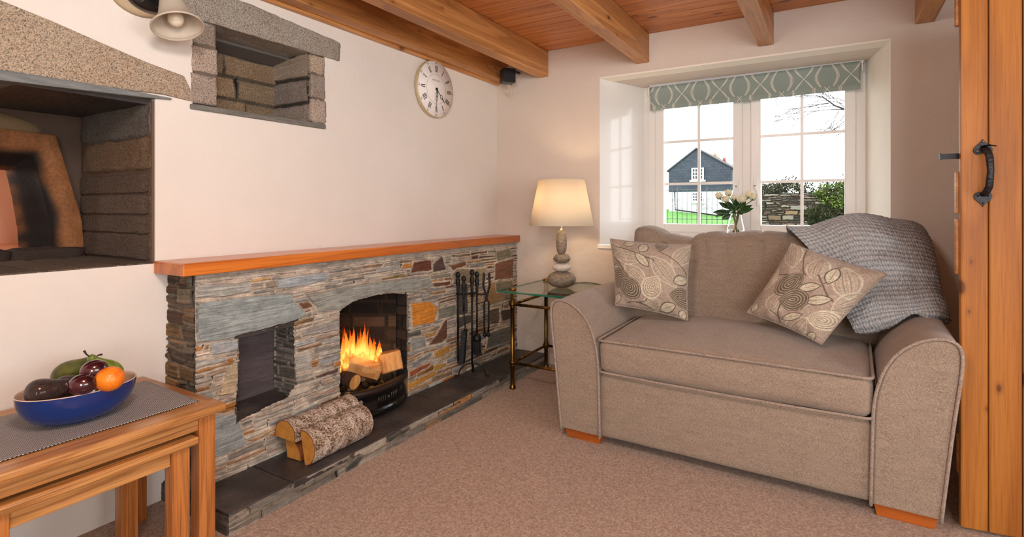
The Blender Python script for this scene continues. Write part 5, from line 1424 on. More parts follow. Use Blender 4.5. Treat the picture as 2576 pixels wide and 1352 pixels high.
# ash and coals
rg = random.Random(8)
m = MB()
for k in range(170):
    x = rg.uniform(-2.40, -2.05); y = rg.uniform(1.86, 2.26)
    if x > -2.10: y = min(max(y, 1.92), 2.2)
    s_ = rg.uniform(.012, .026)
    q = Euler((rg.random()*6, rg.random()*6, rg.random()*6)).to_matrix().to_4x4()
    m.ball((x, y, HZ+.03+rg.random()*.07), s_, 7, 5, q, (1, .8, .7), mi=rg.choice((0, 0, 1)))
o = m.build('coals_and_ash', [S('coal', rgb(30, 27, 26), .7).m, fruitmat('ash', rgb(110, 104, 98), rgb(170, 164, 156), .95, 90, 1.0)], smooth=False, base=True)
tag(o, 'grey ash and black coals under the burning logs', 'coals', kind='stuff')
MB2 = MB().box((-2.42, 1.84, HZ+.013), (-2.09, 2.28, HZ+.06)).build('ash_bed', S('ash bed', rgb(60, 56, 54), .95).m, t_g)
M_FWOOD = wood('pale firewood', 'Y', rgb(150, 92, 44), rgb(200, 146, 88), rgb(222, 178, 122), .6, ring=4)
M_FEND = wood('firewood end', 'Z', rgb(170, 112, 50), rgb(214, 158, 88), rgb(234, 184, 116), .6, ring=6)
M_BARKD = fruitmat('dark bark', rgb(44, 26, 16), rgb(88, 56, 34), .9, 60, 1.0, 0, .008)
def chunk(name, label, P0, P1, w, h, roll, seed, mat=M_FWOOD, n=8, bark_side=None):
    P0, P1 = Vector(P0), Vector(P1); d = (P1-P0).normalized(); L = (P1-P0).length
    s_ = d.cross(Vector((0, 0, 1))).normalized(); u_ = s_.cross(d)
    R = Matrix.Rotation(math.radians(roll), 3, d); s_ = R @ s_; u_ = R @ u_
    a, b = s_*(w/2), u_*(h/2)
    def q(p, i, j): return tuple(p+a*i+b*j)
    t = thing(name, label, 'log', tuple((P0+P1)/2), 'logs on the fire')
    o = roughblock('wood', [q(P0, -1, -1), q(P0, 1, -1), q(P1, 1, -1), q(P1, -1, -1), q(P0, -1, 1), q(P0, 1, 1), q(P1, 1, 1), q(P1, -1, 1)], mat, t, (1, 1, 1), seed, .003, 12)
    e = MB().add([P1+d*.0035-a*.86-b*.86, P1+d*.0035+a*.86-b*.86, P1+d*.0035+a*.86+b*.86, P1+d*.0035-a*.86+b*.86], [(0, 1, 2, 3)]).build('cut_end', M_FEND, t)
    if bark_side: 
        bk_ = MB().hexa([P0-a*1.0-b*1.05, P0+a*1.0-b*1.05, P1+a*1.0-b*1.05, P1-a*1.0-b*1.05, P0-a*1.0-b*.96, P0+a*1.0-b*.96, P1+a*1.0-b*.96, P1-a*1.0-b*.96]).build('bark', M_BARKD, t)
    return t
e1 = onX(955, 936, -2.07); s1 = onX(850, 908, -2.20)
chunk('split_firewood', 'long pale split log lying slanted across the front of the fire', s1, e1, .070, .062, 20, 3)
e2 = onX(985, 912, -2.125); s2 = onX(955, 896, -2.34)
chunk('split_firewood', 'thick pale log end standing behind the slanted log at the right of the fire', s2, e2, .12, .105, 8, 7)
t = splitlog('split_firewood', 'round log with dark bark at the lower left behind the iron fire front', onX(850, 944, -2.22), onX(893, 962, -2.10), .040, -200, 160, grp='logs on the fire', bark=M_BARKD, seed=4, end=M_FEND)
# flames
def mk_flame():
    m = bpy.data.materials.new('flame'); m.use_nodes = True; nt = m.node_tree; nt.nodes.clear()
    s = S.__new__(S); s.nt = nt; s._tc = None; s.m = m
    o = nt.nodes.new('ShaderNodeOutputMaterial'); em = nt.nodes.new('ShaderNodeEmission'); tr = nt.nodes.new('ShaderNodeBsdfTransparent'); mx = nt.nodes.new('ShaderNodeMixShader')
    v = s.co('UV'); x = s.sep(v); n = s.noise(s.co('UV', (1, 1.2, 1)), 6, 3, .6)
    h = s.math('ADD', x[1], s.math('MULTIPLY', s.math('SUBTRACT', n, .5), .5))
    col = s.ramp(h, [(.0, (1.0, .25, .02, 1)), (.2, (1.0, .55, .12, 1)), (.42, (1.0, .34, .04, 1)), (.7, (1.0, .14, .008, 1)), (1.0, (.7, .03, .0, 1))])
    st = s.ramp(h, [(0, .9), (.22, 1.9), (.40, 1.5), (.7, 1.0), (1.0, .4)])
    nt.links.new(col, em.inputs[0]); nt.links.new(st, em.inputs[1])
    # edge-soft: thin at the grazing outline
    lw = nt.nodes.new('ShaderNodeLayerWeight'); lw.inputs[0].default_value = .35
    al = s.ramp(lw.outputs['Facing'], [(.15, .70), (.75, .02)])
    al2 = s.math('MULTIPLY', al, s.ramp(x[1], [(.0, .35), (.12, 1.0), (.7, .9), (1.0, .25)]))
    nt.links.new(al2, mx.inputs[0]); nt.links.new(tr.outputs[0], mx.inputs[1]); nt.links.new(em.outputs[0], mx.inputs[2]); nt.links.new(mx.outputs[0], o.inputs[0]); return m
M_FLAME = mk_flame()
rg = random.Random(21); VV = []; FF = []; UU = []; b0 = 0
tips = [(862, 822, 920), (870, 812, 905), (880, 818, 905), (890, 812, 900), (898, 828, 905), (906, 815, 900), (914, 800, 905), (922, 812, 905), (930, 832, 908), (938, 840, 915), (946, 818, 905), (952, 848, 905), (956, 862, 890), (875, 845, 930), (888, 850, 915), (902, 845, 912), (917, 845, 905), (931, 858, 920), (865, 860, 935), (944, 868, 925), (858, 880, 930), (880, 862, 918), (910, 862, 908), (895, 868, 912), (925, 870, 910), (908, 838, 880), (884, 836, 880)]
tips += [(px+rg.uniform(-5, 5), py+rg.uniform(8, 30), pb+rg.uniform(0, 14)) for (px, py, pb) in tips]
for (px, py, pb) in tips:
    X = rg.uniform(-2.26, -2.14); top = onX(px, py, X); bot = onX(px+rg.uniform(-3, 3), pb, X)
    H = top.z-bot.z; w = rg.uniform(.007, .014); nl, na = 24, 14; ph = rg.random()*6; amp = rg.uniform(.004, .010)
    for i in range(nl):
        q = i/(nl-1); r = w*(math.sin(PI*min(1, q*1.0+.12))**.8)*(1-q)**.55*1.5+.0004
        cxx = bot.x+amp*math.sin(q*7+ph)*q; cyy = bot.y+(top.y-bot.y)*q+amp*math.cos(q*6+ph*1.7)*q
        for j in range(na):
            a = 2*PI*j/na; k = 1+.25*math.sin(3*a+q*5+ph)
            VV.append((cxx+r*.7*k*math.cos(a), cyy+r*k*math.sin(a), bot.z+H*q)); UU.append((px*.01+j*.02, q))
    for i in range(nl-1):
        for j in range(na): FF.append((b0+i*na+j, b0+i*na+(j+1) % na, b0+(i+1)*na+(j+1) % na, b0+(i+1)*na+j))
    b0 += nl*na
o = npmesh('flames', np.array(VV), np.array(FF), M_FLAME, None, uvs=np.array(UU), base=True); tag(o, 'orange and yellow flames rising from the burning logs', 'fire', kind='stuff')
# ================================================================ companion set
def pd(x, y, d): return onD(x, y, d)
CD = 3.42
t = thing('fireside_stand', 'black iron companion stand with an arched foot, holding fire tools on the hearth', 'stand', (-1.985, 2.80, HZ))
base = onD(1188, 925, CD); bx, by = base.x, base.y
print('stand', base)
R_ = Vector((math.cos(YAW), math.sin(YAW), 0)); Dp = Vector((-math.sin(YAW), math.cos(YAW), 0))
C0 = Vector((-1.985, 2.80, 0))
def q(dx, z, dy=0): return C0+R_*dx+Dp*dy+Vector((0, 0, z))
m = MB()
for s_ in (-1, 1):
    P = []
    for k in range(13):
        a = PI/2*k/12; P.append(q(s_*.085*math.sin(a), HZ+.012+.075*math.cos(a)))
    P += [q(s_*.095, HZ+.008), q(s_*.108, HZ+.007)]
    m.tube(P, .0065, 8, flat=(.7, 1.3))
P = []
for k in range(13):
    a = PI/2*k/12; P.append(q(0, HZ+.012+.075*math.cos(a), .075*math.sin(a)))
m.tube(P+[q(0, HZ+.007, .095)], .0065, 8, flat=(.7, 1.3))
m.build('foot', M_IRON, t)
MB().tube([q(0, HZ+.08), q(0, .62)], .0065, 12).build('pole', M_IRON, t)
def knob(m, p, s_=1.0, top=0):
    prof = [(.006, -.062), (.0075, -.055), (.006, -.050), (.009, -.046), (.006, -.042), (.009, -.038), (.0065, -.034), (.011, -.010), (.012, .012), (.0085, .020), (.006, .024), (.0125, .034), (.0135, .042), (.0105, .051), (.004, .057), (.0001, .058)]
    m.lathe([(r*s_, z*s_) for r, z in prof], p, 14)
m = MB(); knob(m, q(0, .69), 1.25); m.build('knob', M_IRON, t)
m = MB(); ring = [q(.078*math.cos(2*PI*k/28), .602, .05*math.sin(2*PI*k/28)) for k in range(28)]
m.tube([q(-.105, .606), q(-.05, .602), q(0, .612), (q(.05, .602)), q(.105, .600)], .005, 8, flat=(1, 1.4)); m.tube([q(0, .612), q(.012, .604, -.04)], .005, 8); m.tube([q(-.05, .602), q(-.055, .604, -.035)], .004, 8); m.tube([q(0, .605), q(.035, .604, .035)], .004, 8)
m.lathe([(.016, .600), (.020, .606), (.012, .616)], q(0, 0), 16)
m.build('hanger', M_IRON, t)
def tool(name, label, dx, dy, ztop, zlow, extra):
    tt = thing(name, label, 'fire tool', tuple(q(dx, zlow, dy)), 'fire tools on the stand')
    m = MB(); knob(m, q(dx, ztop-.058, dy), 1.2); m.build('handle', M_IRON, tt)
    m = MB(); m.tube([q(dx, ztop-.10, dy), q(dx, zlow, dy)], .006, 10); m.build('shaft', M_IRON, tt)
    extra(tt)
def poker(tt):
    m = MB(); m.tube([q(-.090, .315), q(-.090, .30), q(-.090, .20), q(-.090, .145)], [.0055, .008, .0075, .001], 10)
    m.tube([q(-.090, .215), q(-.072, .205), q(-.066, .222)], [.006, .005, .002], 8); m.build('poker_tip', M_IRON, tt)
tool('fire_poker', 'black iron poker with a barbed tip, leftmost on the stand', -.090, 0, .735, .30, poker)
def shov(tt):
    m = MB(); a = [q(-.066, .375, -.035), q(-.036, .385, -.035), q(-.052, .165, -.04), q(-.082, .155, -.04)]
    b = [p+Dp*.035+R_*.008 for p in a]; m.hexa(a+b)
    m.tube([q(-.050, .50, -.035), q(-.040, .40, -.037), q(-.048, .36, -.03)], .005, 8); m.build('shovel_blade', M_IRON, tt, bev=.003)
tool('fire_shovel', 'black iron shovel hanging second from the left on the stand', -.050, -.035, .715, .50, shov)
def brush(tt):
    C = q(.030, 0, .02)
    MB().lathe([(.006, .345), (.018, .342), (.026, .330), (.028, .312), (.027, .300)], C, 20).build('brush_cap', M_IRON, tt)
    m = MB(); rr = random.Random(4)
    for k in range(150):
        a = rr.random()*2*PI; r0 = .024*math.sqrt(rr.random()); r1 = r0*1.35; a1 = a+rr.uniform(-.15, .15)
        m.tube([C+Vector((r0*math.cos(a), r0*math.sin(a), .302)), C+Vector((r1*math.cos(a1), r1*math.sin(a1), .215+rr.uniform(-.012, .012)))], [.0022, .0012], 4, caps=False)
    m.build('bristles', M_BLACK, tt)
tool('hearth_brush', 'black round hearth brush hanging behind the middle pole of the stand', .030, .02, .735, .34, brush)
tt = thing('fire_tongs', 'black iron fire tongs, rightmost on the stand', 'fire tool', tuple(q(.095, .33)), 'fire tools on the stand')
for s_ in (-1, 1):
    m = MB(); m.tube([q(.092+s_*.020, .740), q(.092+s_*.016, .73), q(.092+s_*.021, .66), q(.092+s_*.006, .605), q(.092-s_*.004, .585), q(.092+s_*.014, .55), q(.092+s_*.014, .40), q(.092+s_*.012, .36)], [.006, .008, .0075, .006, .0055, .006, .006, .006], 8, flat=(.8, 1.2))
    m.ball(q(.092+s_*.011, .345, s_*.004), .016, 12, 8, sc=(.8, .8, 1)); m.build('tong_arm', M_IRON, tt)
MB().tube([q(.092, .605, -.010), q(.092, .605, .010)], .007, 12).build('pivot', M_IRON, tt)
# ================================================================ clock
CKY, CKZ, CKR = 2.758, 1.934, .1865
t = thing('wall_clock', 'round cream wall clock with black Roman numerals, just below the beam', 'clock', (LX+.018, CKY, CKZ))
Mx = Matrix.Rotation(PI/2, 4, 'Y')
prof = [(.0001, 0), (CKR*.93, 0), (CKR*.99, .006), (CKR, .014), (CKR, .024), (CKR*.985, .029), (CKR*.97, .030), (.0001, .030)]
MB().lathe(prof, (LX+.001, CKY, CKZ), 96, Mx).build('case', S('cream metal rim', rgb(196, 178, 138), .35, .2).m, t)
sf = S('clock face paper', rough=.45); nf = sf.noise(sf.co('Object'), 12, 3, .6); sf.base(sf.ramp(nf, [(.3, rgb(246, 238, 230)), (.7, rgb(252, 248, 244))]))
FXc = LX+.0315
MB().lathe([(.0001, 0), (CKR*.965, 0), (CKR*.965, .0008), (.0001, .0008)], (FXc-.0004, CKY, CKZ), 96, Mx).build('dial', sf.m, t)
INK = S('clock ink', rgb(34, 32, 34), rough=.6).m; INKL = S('pale clock ink', rgb(120, 112, 106), rough=.6).m
def cpt(r, a, off=0.0, x=0.0010):      # a degrees clockwise from 12, r fraction, off tangential metres
    a = math.radians(a); return Vector((FXc+x, CKY+r*CKR*math.sin(a)+off*math.cos(a), CKZ+r*CKR*math.cos(a)-off*math.sin(a)))
def stroke(m, a, o0, r0, o1, r1, w):
    P = [cpt(r0, a, o0-w/2), cpt(r0, a, o0+w/2), cpt(r1, a, o1+w/2), cpt(r1, a, o1-w/2)]
    Q = [p+Vector((.0004, 0, 0)) for p in P]; m.hexa([P[0], P[1], P[2], P[3], Q[0], Q[1], Q[2], Q[3]])
def numeral(m, s_, a, r0=.60, r1=.82):
    wd = {'I': .0075, 'V': .014, 'X': .014}; tot = sum(wd[c] for c in s_); o = -tot/2; TH, TN = .0042, .0016
    for c in s_:
        w = wd[c]; cc = o+w/2
        if c == 'I': stroke(m, a, cc, r0, cc, r1, TH); stroke(m, a, cc, r0, cc, r0+.01, TH*1.7); stroke(m, a, cc, r1-.01, cc, r1, TH*1.7)
        elif c == 'V': stroke(m, a, cc+.0005, r0, cc-.0045, r1, TH); stroke(m, a, cc+.001, r0, cc+.005, r1, TN)
        else: stroke(m, a, cc+.0045, r0, cc-.0045, r1, TH); stroke(m, a, cc-.0045, r0, cc+.0045, r1, TN)
        o += w
for k, s_ in enumerate(['XII', 'I', 'II', 'III', 'IIII', 'V', 'VI', 'VII', 'VIII', 'IX', 'X', 'XI']):
    m = MB(); numeral(m, s_, k*30); m.build('roman_numeral', INK, t)
m = MB()
for k in range(60):
    if k % 5: 
        p = cpt(.895, k*6); m.lathe([(.0012, 0), (.0012, .0005)], p, 8, Mx)
m.tube([cpt(.52, k*5, 0, .0008) for k in range(72)], .0007, 4, closed=True)
m.build('minute_dots', INKL, t)
def text(name, s_, size, P, ang, mat, parent, depth=.0003):
    cu = bpy.data.curves.new('tx', 'FONT'); cu.body = s_; cu.size = size; cu.align_x = 'CENTER'; cu.align_y = 'CENTER'; cu.extrude = depth; cu.resolution_u = 3
    ob = bpy.data.objects.new('tx', cu); COL.objects.link(ob)
    dg = bpy.context.evaluated_depsgraph_get(); me = bpy.data.meshes.new_from_object(ob.evaluated_get(dg))
    COL.objects.unlink(ob); bpy.data.objects.remove(ob)
    # text plane: x->+Y, y->+Z, normal +X ; rotate clockwise by ang
    a = math.radians(-ang)
    M = Matrix(((0, 0, 1, 0), (1, 0, 0, 0), (0, 1, 0, 0), (0, 0, 0, 1))) @ Matrix.Rotation(a, 4, 'Z')
    me.transform(Matrix.Translation(P) @ M)
    V = np.array([v.co[:] for v in me.vertices]); me.materials.clear(); me.materials.append(mat)
    return mkobj(name, me, V, parent)
for k, s_ in enumerate(['60', '5', '10', '15', '20', '25', '30', '35', '40', '45', '50', '55']):
    text('minute_number', s_, .021, cpt(.912, k*30, 0, .0008), k*30, INKL, t)
text('maker_name', 'JONES & CO', .0145, cpt(.30, 0, 0, .0008), 0, INKL, t)
# hands
m = MB(); a = 134
m.tube([cpt(0, a, 0, .006), cpt(.18, a, 0, .006), cpt(.27, a, 0, .006)], [.0028, .0018, .0018], 6)
m.tube([cpt(.345, a, 0, .006)+Vector((0, .012*math.cos(k*PI/9), .012*math.sin(k*PI/9))) for k in range(18)], .0015, 6, closed=True)
m.tube([cpt(.42, a, 0, .006), cpt(.66, a, 0, .006)], [.0035, .0006], 6); m.build('hour_hand', INK, t)
m = MB(); a = 183
m.tube([cpt(0, a, 0, .008), cpt(.30, a, 0, .008), cpt(.55, a, 0, .008), cpt(.80, a, 0, .008)], [.0026, .0015, .0015, .0005], 6)
for s_ in (-1, 1):
    for c0 in (.18, .34): m.tube([cpt(c0+.09*math.cos(k*PI/8), a, s_*(.002+.009*abs(math.sin(k*PI/8))), .008) for k in range(9)], .0011, 5)
m.build('minute_hand', INK, t)
MB().lathe([(.009, 0), (.009, .008), (.0001, .010)], (FXc, CKY, CKZ), 20, Mx).build('hub', M_BLACK, t)
# ================================================================ wall lamp (off)
t = thing('wall_lamp', 'wall lamp with a black back plate and a frosted bell glass shade', 'lamp', (LX, 1.03, 1.95))
WL0 = (LX, 1.030, 1.955)
MB().lathe([(.074, 0), (.078, .004), (.074, .016), (.060, .022), (.0001, .022)], (LX+.001, WL0[1]-.012, WL0[2]+.005), 48, Mx, sy=1.35, sx=1.0).build('wall_mount', plaster('cream mount', rgb(186, 164, 134), .1), t)
MB().lathe([(.060, 0), (.062, .010), (.058, .022), (.044, .032), (.020, .038), (.0001, .040)], (LX+.022, WL0[1]+.006, WL0[2]+.005), 48, Mx, sy=1.35).build('back_plate', S('gloss black', rgb(10, 12, 16), .1, Coat_Weight=.8).m, t)
ctr = onX(447, 66, -2.085)
axis = Vector((.30, .28, -.62)).normalized()
axis = Vector((.34, .0, -.80)).normalized()
top = ctr-axis*.135
MB().tube([(LX+.05, WL0[1]+.01, WL0[2]), (LX+.09, WL0[1]+.02, WL0[2]+.03), tuple(top-axis*.01+Vector((0, 0, .02))), tuple(top)], .009, 10).build('arm', M_BLACK, t)
Qm = Vector((0, 0, -1)).rotation_difference(axis).to_matrix().to_4x4()
sg = S('frosted shade glass', rgb(222, 210, 192), .35); sg.b.inputs['Transmission Weight'].default_value = .35; sg.b.inputs['IOR'].default_value = 1.3
k_ = 1.0
bell = [(.020, .135), (.034, .128), (.042, .105), (.048, .08), (.056, .05), (.068, .026), (.082, .008), (.090, .0)]
m = MB().lathe_open([(r*.93, z) for r, z in bell], (0, 0, 0), 56, Qm); m.v = [tuple(Vector(v)+ctr) for v in m.v]
m.build('glass_shade', sg.m, t, solid=.004)
m = MB(); m.tube([ctr+Qm.to_3x3() @ Vector((.0845*math.cos(2*PI*k/48), .0845*math.sin(2*PI*k/48), -.001)) for k in range(48)], .0038, 8, closed=True); m.build('shade_rim', sg.m, t)
m = MB().ball((0, 0, 0), .028, 20, 12, sc=(1, 1, 1.15)); m.v = [tuple(Vector(v)+ctr-axis*.035) for v in m.v]; m.build('bulb', S('frosted bulb', rgb(228, 214, 190), .12).m, t)
m = MB().lathe([(.022, .11), (.022, .145), (.012, .15)], (0, 0, 0), 24, Qm); m.v = [tuple(Vector(v)+ctr) for v in m.v]; m.build('lamp_holder', M_BLACK, t)
# ================================================================ speaker
t = thing('speaker', 'small black cube speaker hanging beside the end of the beam in the corner', 'speaker', (-2.06, 3.42, 2.12))
M4 = Matrix.Translation((-2.075, 3.38, 2.128)) @ Matrix.Rotation(math.radians(52), 4, 'Z')
MB().box((-.048, -.046, -.052), (.048, .046, .052), M4).build('cabinet', M_BLACK, t, bev=.006)
MB().box((-.044, -.0475, -.048), (.044, -.0455, .048), M4).build('grille', S('speaker cloth', rgb(30, 30, 33), .9).m, t)
MB().box((-2.08, 3.38, 2.178), (-2.06, BY-.001, 2.19)).build('bracket', M_BLACK, t)
for k, (a, b) in enumerate((((-2.10, 3.44, 2.085), .0), ((-2.06, 3.45, 2.08), .02))):
    P = catm([(-2.10+b, 3.40, 2.082), (-2.09+b, 3.43, 2.045-b), (-2.13+b, 3.47, 2.02-b), (-2.18+b, 3.50, 2.04), (-2.20+b, 3.50, 2.09), (-2.21, 3.50, 2.125)], 24)
    MB().tube([Vector(p) for p in P], .0022, 6).build('wire', S('white wire flex', rgb(222, 210, 196), .5).m, t)
# ================================================================ vase of roses
VC = Vector((-.548, 3.70, .9005))
t = thing('glass_vase', 'clear tapered glass vase with water on the window sill', 'vase', tuple(VC))
vo = [(.0001, 0), (.046, 0), (.062, .006), (.066, .03), (.062, .07), (.053, .115), (.043, .160), (.036, .195), (.034, .212), (.037, .225)]
vi = [(.0345, .225), (.0315, .212), (.0335, .195), (.0405, .160), (.0505, .115), (.0595, .07), (.0635, .03), (.058, .012), (.0001, .010)]
MB().lathe_open([(r, z) for r, z in vo+vi], VC, 48).build('vase_glass', mk_glass('vase glass', 1.4), t)
MB().lathe([(.0001, .0115), (.055, .0125), (.060, .03), (.0565, .07), (.048, .115), (.0001, .116)], VC, 40).build('water', mk_glass('water', 1.33), t)
M_ROSE = (lambda s: (s.base(s.ramp(s.noise(s.co('Object'), 30, 2, .5), [(.3, rgb(222, 204, 150)), (.7, rgb(244, 236, 206))])), s.m)[1])(S('cream petal', rough=.6, Subsurface_Weight=.15))
M_LEAF = fruitmat('rose leaf', rgb(24, 52, 22), rgb(52, 88, 36), .35, 30, .3)
M_RSTEM = fruitmat('rose stem', rgb(62, 92, 36), rgb(98, 128, 52), .5, 40, .2)
def petal(m, C, ax, r, h, a0, spread, open_, n=7):
    q = Vector((0, 0, 1)).rotation_difference(ax).to_matrix(); vs = []
    for i in range(n):
        for j in range(n):
            u = -1+2*i/(n-1); v = j/(n-1)
            a = a0+u*spread*(.55+.45*math.sin(PI*min(1, v*.9+.1)))
            rr = r*(math.sin(PI*.5*min(1, v*1.7))**.8)*(1-.30*(1-open_)*max(0, v-.5)*2)+open_*r*.35*max(0, v-.7)*3*(1-u*u*.3)
            z = h*(v*(1-.16*u*u))
            vs.append(Vector(C)+q @ Vector((rr*math.cos(a), rr*math.sin(a), z)))
    m.add(vs, [tuple(int(x) for x in f) for f in gridfaces(n, n)], smooth=True)
rg = random.Random(12)
heads = [(1811, 487, 3.68, 'leftmost in the vase'), (1833, 480, 3.72, 'tallest of the left group'), (1827, 496, 3.63, 'in front of the tallest one'), (1847, 492, 3.70, 'small bud hanging in the middle'),
         (1866, 497, 3.62, 'in front in the right group'), (1882, 485, 3.72, 'at the back of the right group'), (1893, 490, 3.67, 'rightmost in the vase')]
for k, (x, y, Y, w) in enumerate(heads):
    C = onY(x, y+14, Y); tt = thing('rose', 'cream rose '+w, 'flower', tuple(C), 'cream roses')
    ax = (C-VC-Vector((0, 0, .05))).normalized(); ax = (ax+Vector((0, 0, .6))).normalized()
    sc = .85 if k == 3 else 1.0
    m = MB()
    m.ball(C+ax*.020, .013*sc, 12, 8, sc=(1, 1, 1.3))
    for ring, (n, r, h, sp_, op) in enumerate(((3, .013, .046, 1.2, .0), (4, .018, .048, 1.0, .15), (5, .023, .043, .85, .5))):
        for i in range(n): petal(m, C-ax*.002, ax, r*sc, h*sc, 2*PI*i/n+ring*.7+k, sp_, op)
    m.build('bloom', M_ROSE, tt, solid=.0008)
    m = MB()
    for i in range(5): petal(m, C-ax*.004, ax, .016, .020, 2*PI*i/5+k, .25, .9)
    m.build('sepals', M_LEAF, tt, solid=.0006)
    neck = VC+Vector((.018*math.cos(k*.9), .018*math.sin(k*.9), .215)); ft = VC+Vector((-.035*math.cos(k*.9), -.035*math.sin(k*.9), .02))
    P = catm([tuple(ft), tuple(neck), tuple(neck.lerp(C, .5)+Vector((0, 0, .01))), tuple(C)], 20)
    MB().tube([Vector(p) for p in P], .0028, 8).build('stem', M_RSTEM, tt)
    m = MB()
def leaf(m, A, B, w, droop=.01, n=7):
    A, B = Vector(A), Vector(B); d = B-A; s_ = d.cross(Vector((0, 1, .3))).normalized(); nn = s_.cross(d).normalized(); vs = []
    for i in range(n+1):
        v = i/n; ww = w*(math.sin(PI*v**.8))**.9
        for u in (-1, -.5, 0, .5, 1): vs.append(A+d*v+s_*(u*ww)+nn*(-.25*w*abs(u))+Vector((0, 0, -droop*v*v)))
    m.add(vs, [(i*5+j, i*5+j+1, (i+1)*5+j+1, (i+1)*5+j) for i in range(n) for j in range(4)], smooth=True)
t = thing('rose_leaves', 'dark green rose leaves spreading over the rim of the vase', 'leaves', tuple(VC+Vector((0, 0, .22))))
lv = [((1836, 535), (1793, 530), .020), ((1835, 525), (1808, 505), .016), ((1838, 540), (1815, 548), .020), ((1850, 535), (1825, 500), .022), ((1855, 530), (1850, 498), .024), ((1858, 535), (1896, 520), .018), ((1862, 530), (1893, 512), .014),
      ((1856, 536), (1872, 532), .014), ((1845, 530), (1838, 512), .022), ((1862, 525), (1876, 500), .018), ((1840, 530), (1798, 542), .014)]
for k, (a, b, w) in enumerate(lv):
    Y = 3.66+.03*math.sin(k*2); m = MB(); leaf(m, onY(*a, Y), onY(*b, Y-.02), w); m.build('leaf', M_LEAF, t, solid=.0006)
# ================================================================ garden outside
GZ = .60
gm = S('meadow grass', rough=.95); gn = gm.noise(gm.co('Object'), 1.2, 4, .7); gn2 = gm.noise(gm.co('Object', (1, .25, 1)), 9, 3, .7)
gm.base(gm.ramp(gm.math('MULTIPLY', gm.math('ADD', gn, gn2), .5), [(.35, rgb(40, 84, 8)), (.55, rgb(66, 124, 16)), (.7, rgb(98, 146, 34))]))
u, v = np.meshgrid(np.linspace(-30, 22, 105), np.linspace(15.5, 75, 140), indexing='ij')
Z = GZ-.02+.10*(fbm(u*.2, v*.2, 2, 3)-.5)+.45*sstep(-u, 6, 12)*sstep(v, 24, 42)
o = npmesh('lawn', np.stack([u, v, Z], -1).reshape(-1, 3), gridfaces(105, 140), gm.m, None, base=True); tag(o, 'green lawn outside the window', 'lawn', kind='stuff')
o = MB().box((-12, BY+.8, GZ-.25), (10, 15.6, GZ-.01)).build('gravel_path', fruitmat('gravel', rgb(120, 112, 104), rgb(170, 162, 152), .95, 40, .8)); struct(o)  # unseen gravel, put in to keep the lawn's green bounce off the reveals
# slate hung cottage
HY = 40.0
hp_ = lambda x, y: onY(x, y, HY)
xl, xr, xa = hp_(1682, 430).x, hp_(1841, 425).x, hp_(1752, 378).x
ze, za, zw = hp_(1682, 430).z, hp_(1752, 376).z, hp_(1760, 482).z
t = thing('cottage', 'slate hung cottage with a white ground floor seen through the left half of the window', 'house', ((xl+xr)/2, HY+4, GZ))
sl = S('slate hanging', rough=.8); bk = sl.n('ShaderNodeTexBrick'); sl.put(bk.inputs['Vector'], sl.co('Object', (1, 1, 1), rot=(PI/2, 0, 0)))
bk.inputs['Scale'].default_value = 1.0; bk.inputs['Brick Width'].default_value = .32; bk.inputs['Row Height'].default_value = .19; bk.inputs['Mortar Size'].default_value = .012
bk.inputs['Color1'].default_value = rgb(44, 52, 64); bk.inputs['Color2'].default_value = rgb(56, 64, 76); bk.inputs['Mortar'].default_value = rgb(34, 38, 44)
sp2 = sl.ramp(sl.noise(sl.co('Object'), 14, 2, .6), [(.70, 0.0), (.74, .6)]); sl.base(sl.mix(sp2, bk.outputs['Color'], rgb(120, 126, 130)))
D = 7.5
m = MB(); m.prism([(xl, zw), (xr, zw), (xr, ze), (xa, za), (xl, ze)], (0, 0, 0), (1, 0, 0), (0, 0, 1), (0, 1, 0), HY, HY+D)
m.build('slate_gable', sl.m, t)
MB().box((xl+.03, HY+.05, GZ-.4), (xr-.03, HY+D, zw)).build('white_wall', S('white render', rgb(214, 215, 216), .9).m, t)
m = MB()
for (ax_, az, bx_, bz_) in ((xl-.12, ze-.08, xa, za+.03), (xa, za+.03, xr+.15, ze-.06)):
    m.hexa([(ax_, HY-.10, az), (bx_, HY-.10, bz_), (bx_, HY+D, bz_), (ax_, HY+D, az), (ax_, HY-.10, az+.10), (bx_, HY-.10, bz_+.10), (bx_, HY+D, bz_+.10), (ax_, HY+D, az+.10)])
m.build('roof', S('roof slate', rgb(64, 66, 70), .8).m, t)
def cwin(x0, y0, x1, y1, nx_, nz_):
    a, b = hp_(x0, y1), hp_(x1, y0); fr = MB(); fr.box((a.x, HY-.10, a.z), (b.x, HY-.02, b.z)); fr.box((a.x-.12, HY-.16, a.z-.12), (b.x+.12, HY-.02, a.z))
    f = fr.build('window', S('white joinery', rgb(225, 225, 225), .6).m, t); p = MB(); w_, h_ = b.x-a.x, b.z-a.z
    for i in range(nx_):
        for j in range(nz_): p.box((a.x+w_*(.08+.84*i/nx_)+.03, HY-.115, a.z+h_*(.08+.86*j/nz_)+.03), (a.x+w_*(.08+.84*(i+1)/nx_)-.03, HY-.10, a.z+h_*(.08+.86*(j+1)/nz_)-.03))
    p.build('pane', S('dark window glass', rgb(40, 46, 50), .2).m, f)
cwin(1740, 422, 1771, 454, 4, 3); cwin(1741, 484, 1769, 508, 4, 3)
for (x, y0, y1, w_, c) in ((1799, 392, 408, 7, rgb(150, 130, 96)), (1822, 405, 420, 4, rgb(150, 60, 50))):
    a, b = onY(x-w_, y1, HY+4), onY(x+w_, y0, HY+4)
    m = MB().box((a.x, HY+3.6, a.z-1.2), (b.x, HY+4.4, b.z-.15)); m.box((a.x-.08, HY+3.55, b.z-.20), (b.x+.08, HY+4.45, b.z-.12)); m.lathe([(.14, 0), (.10, .35)], ((a.x+b.x)/2, HY+4, b.z-.12), 10)
    m.build('chimney', S('chimney stone', c, .9).m, t)
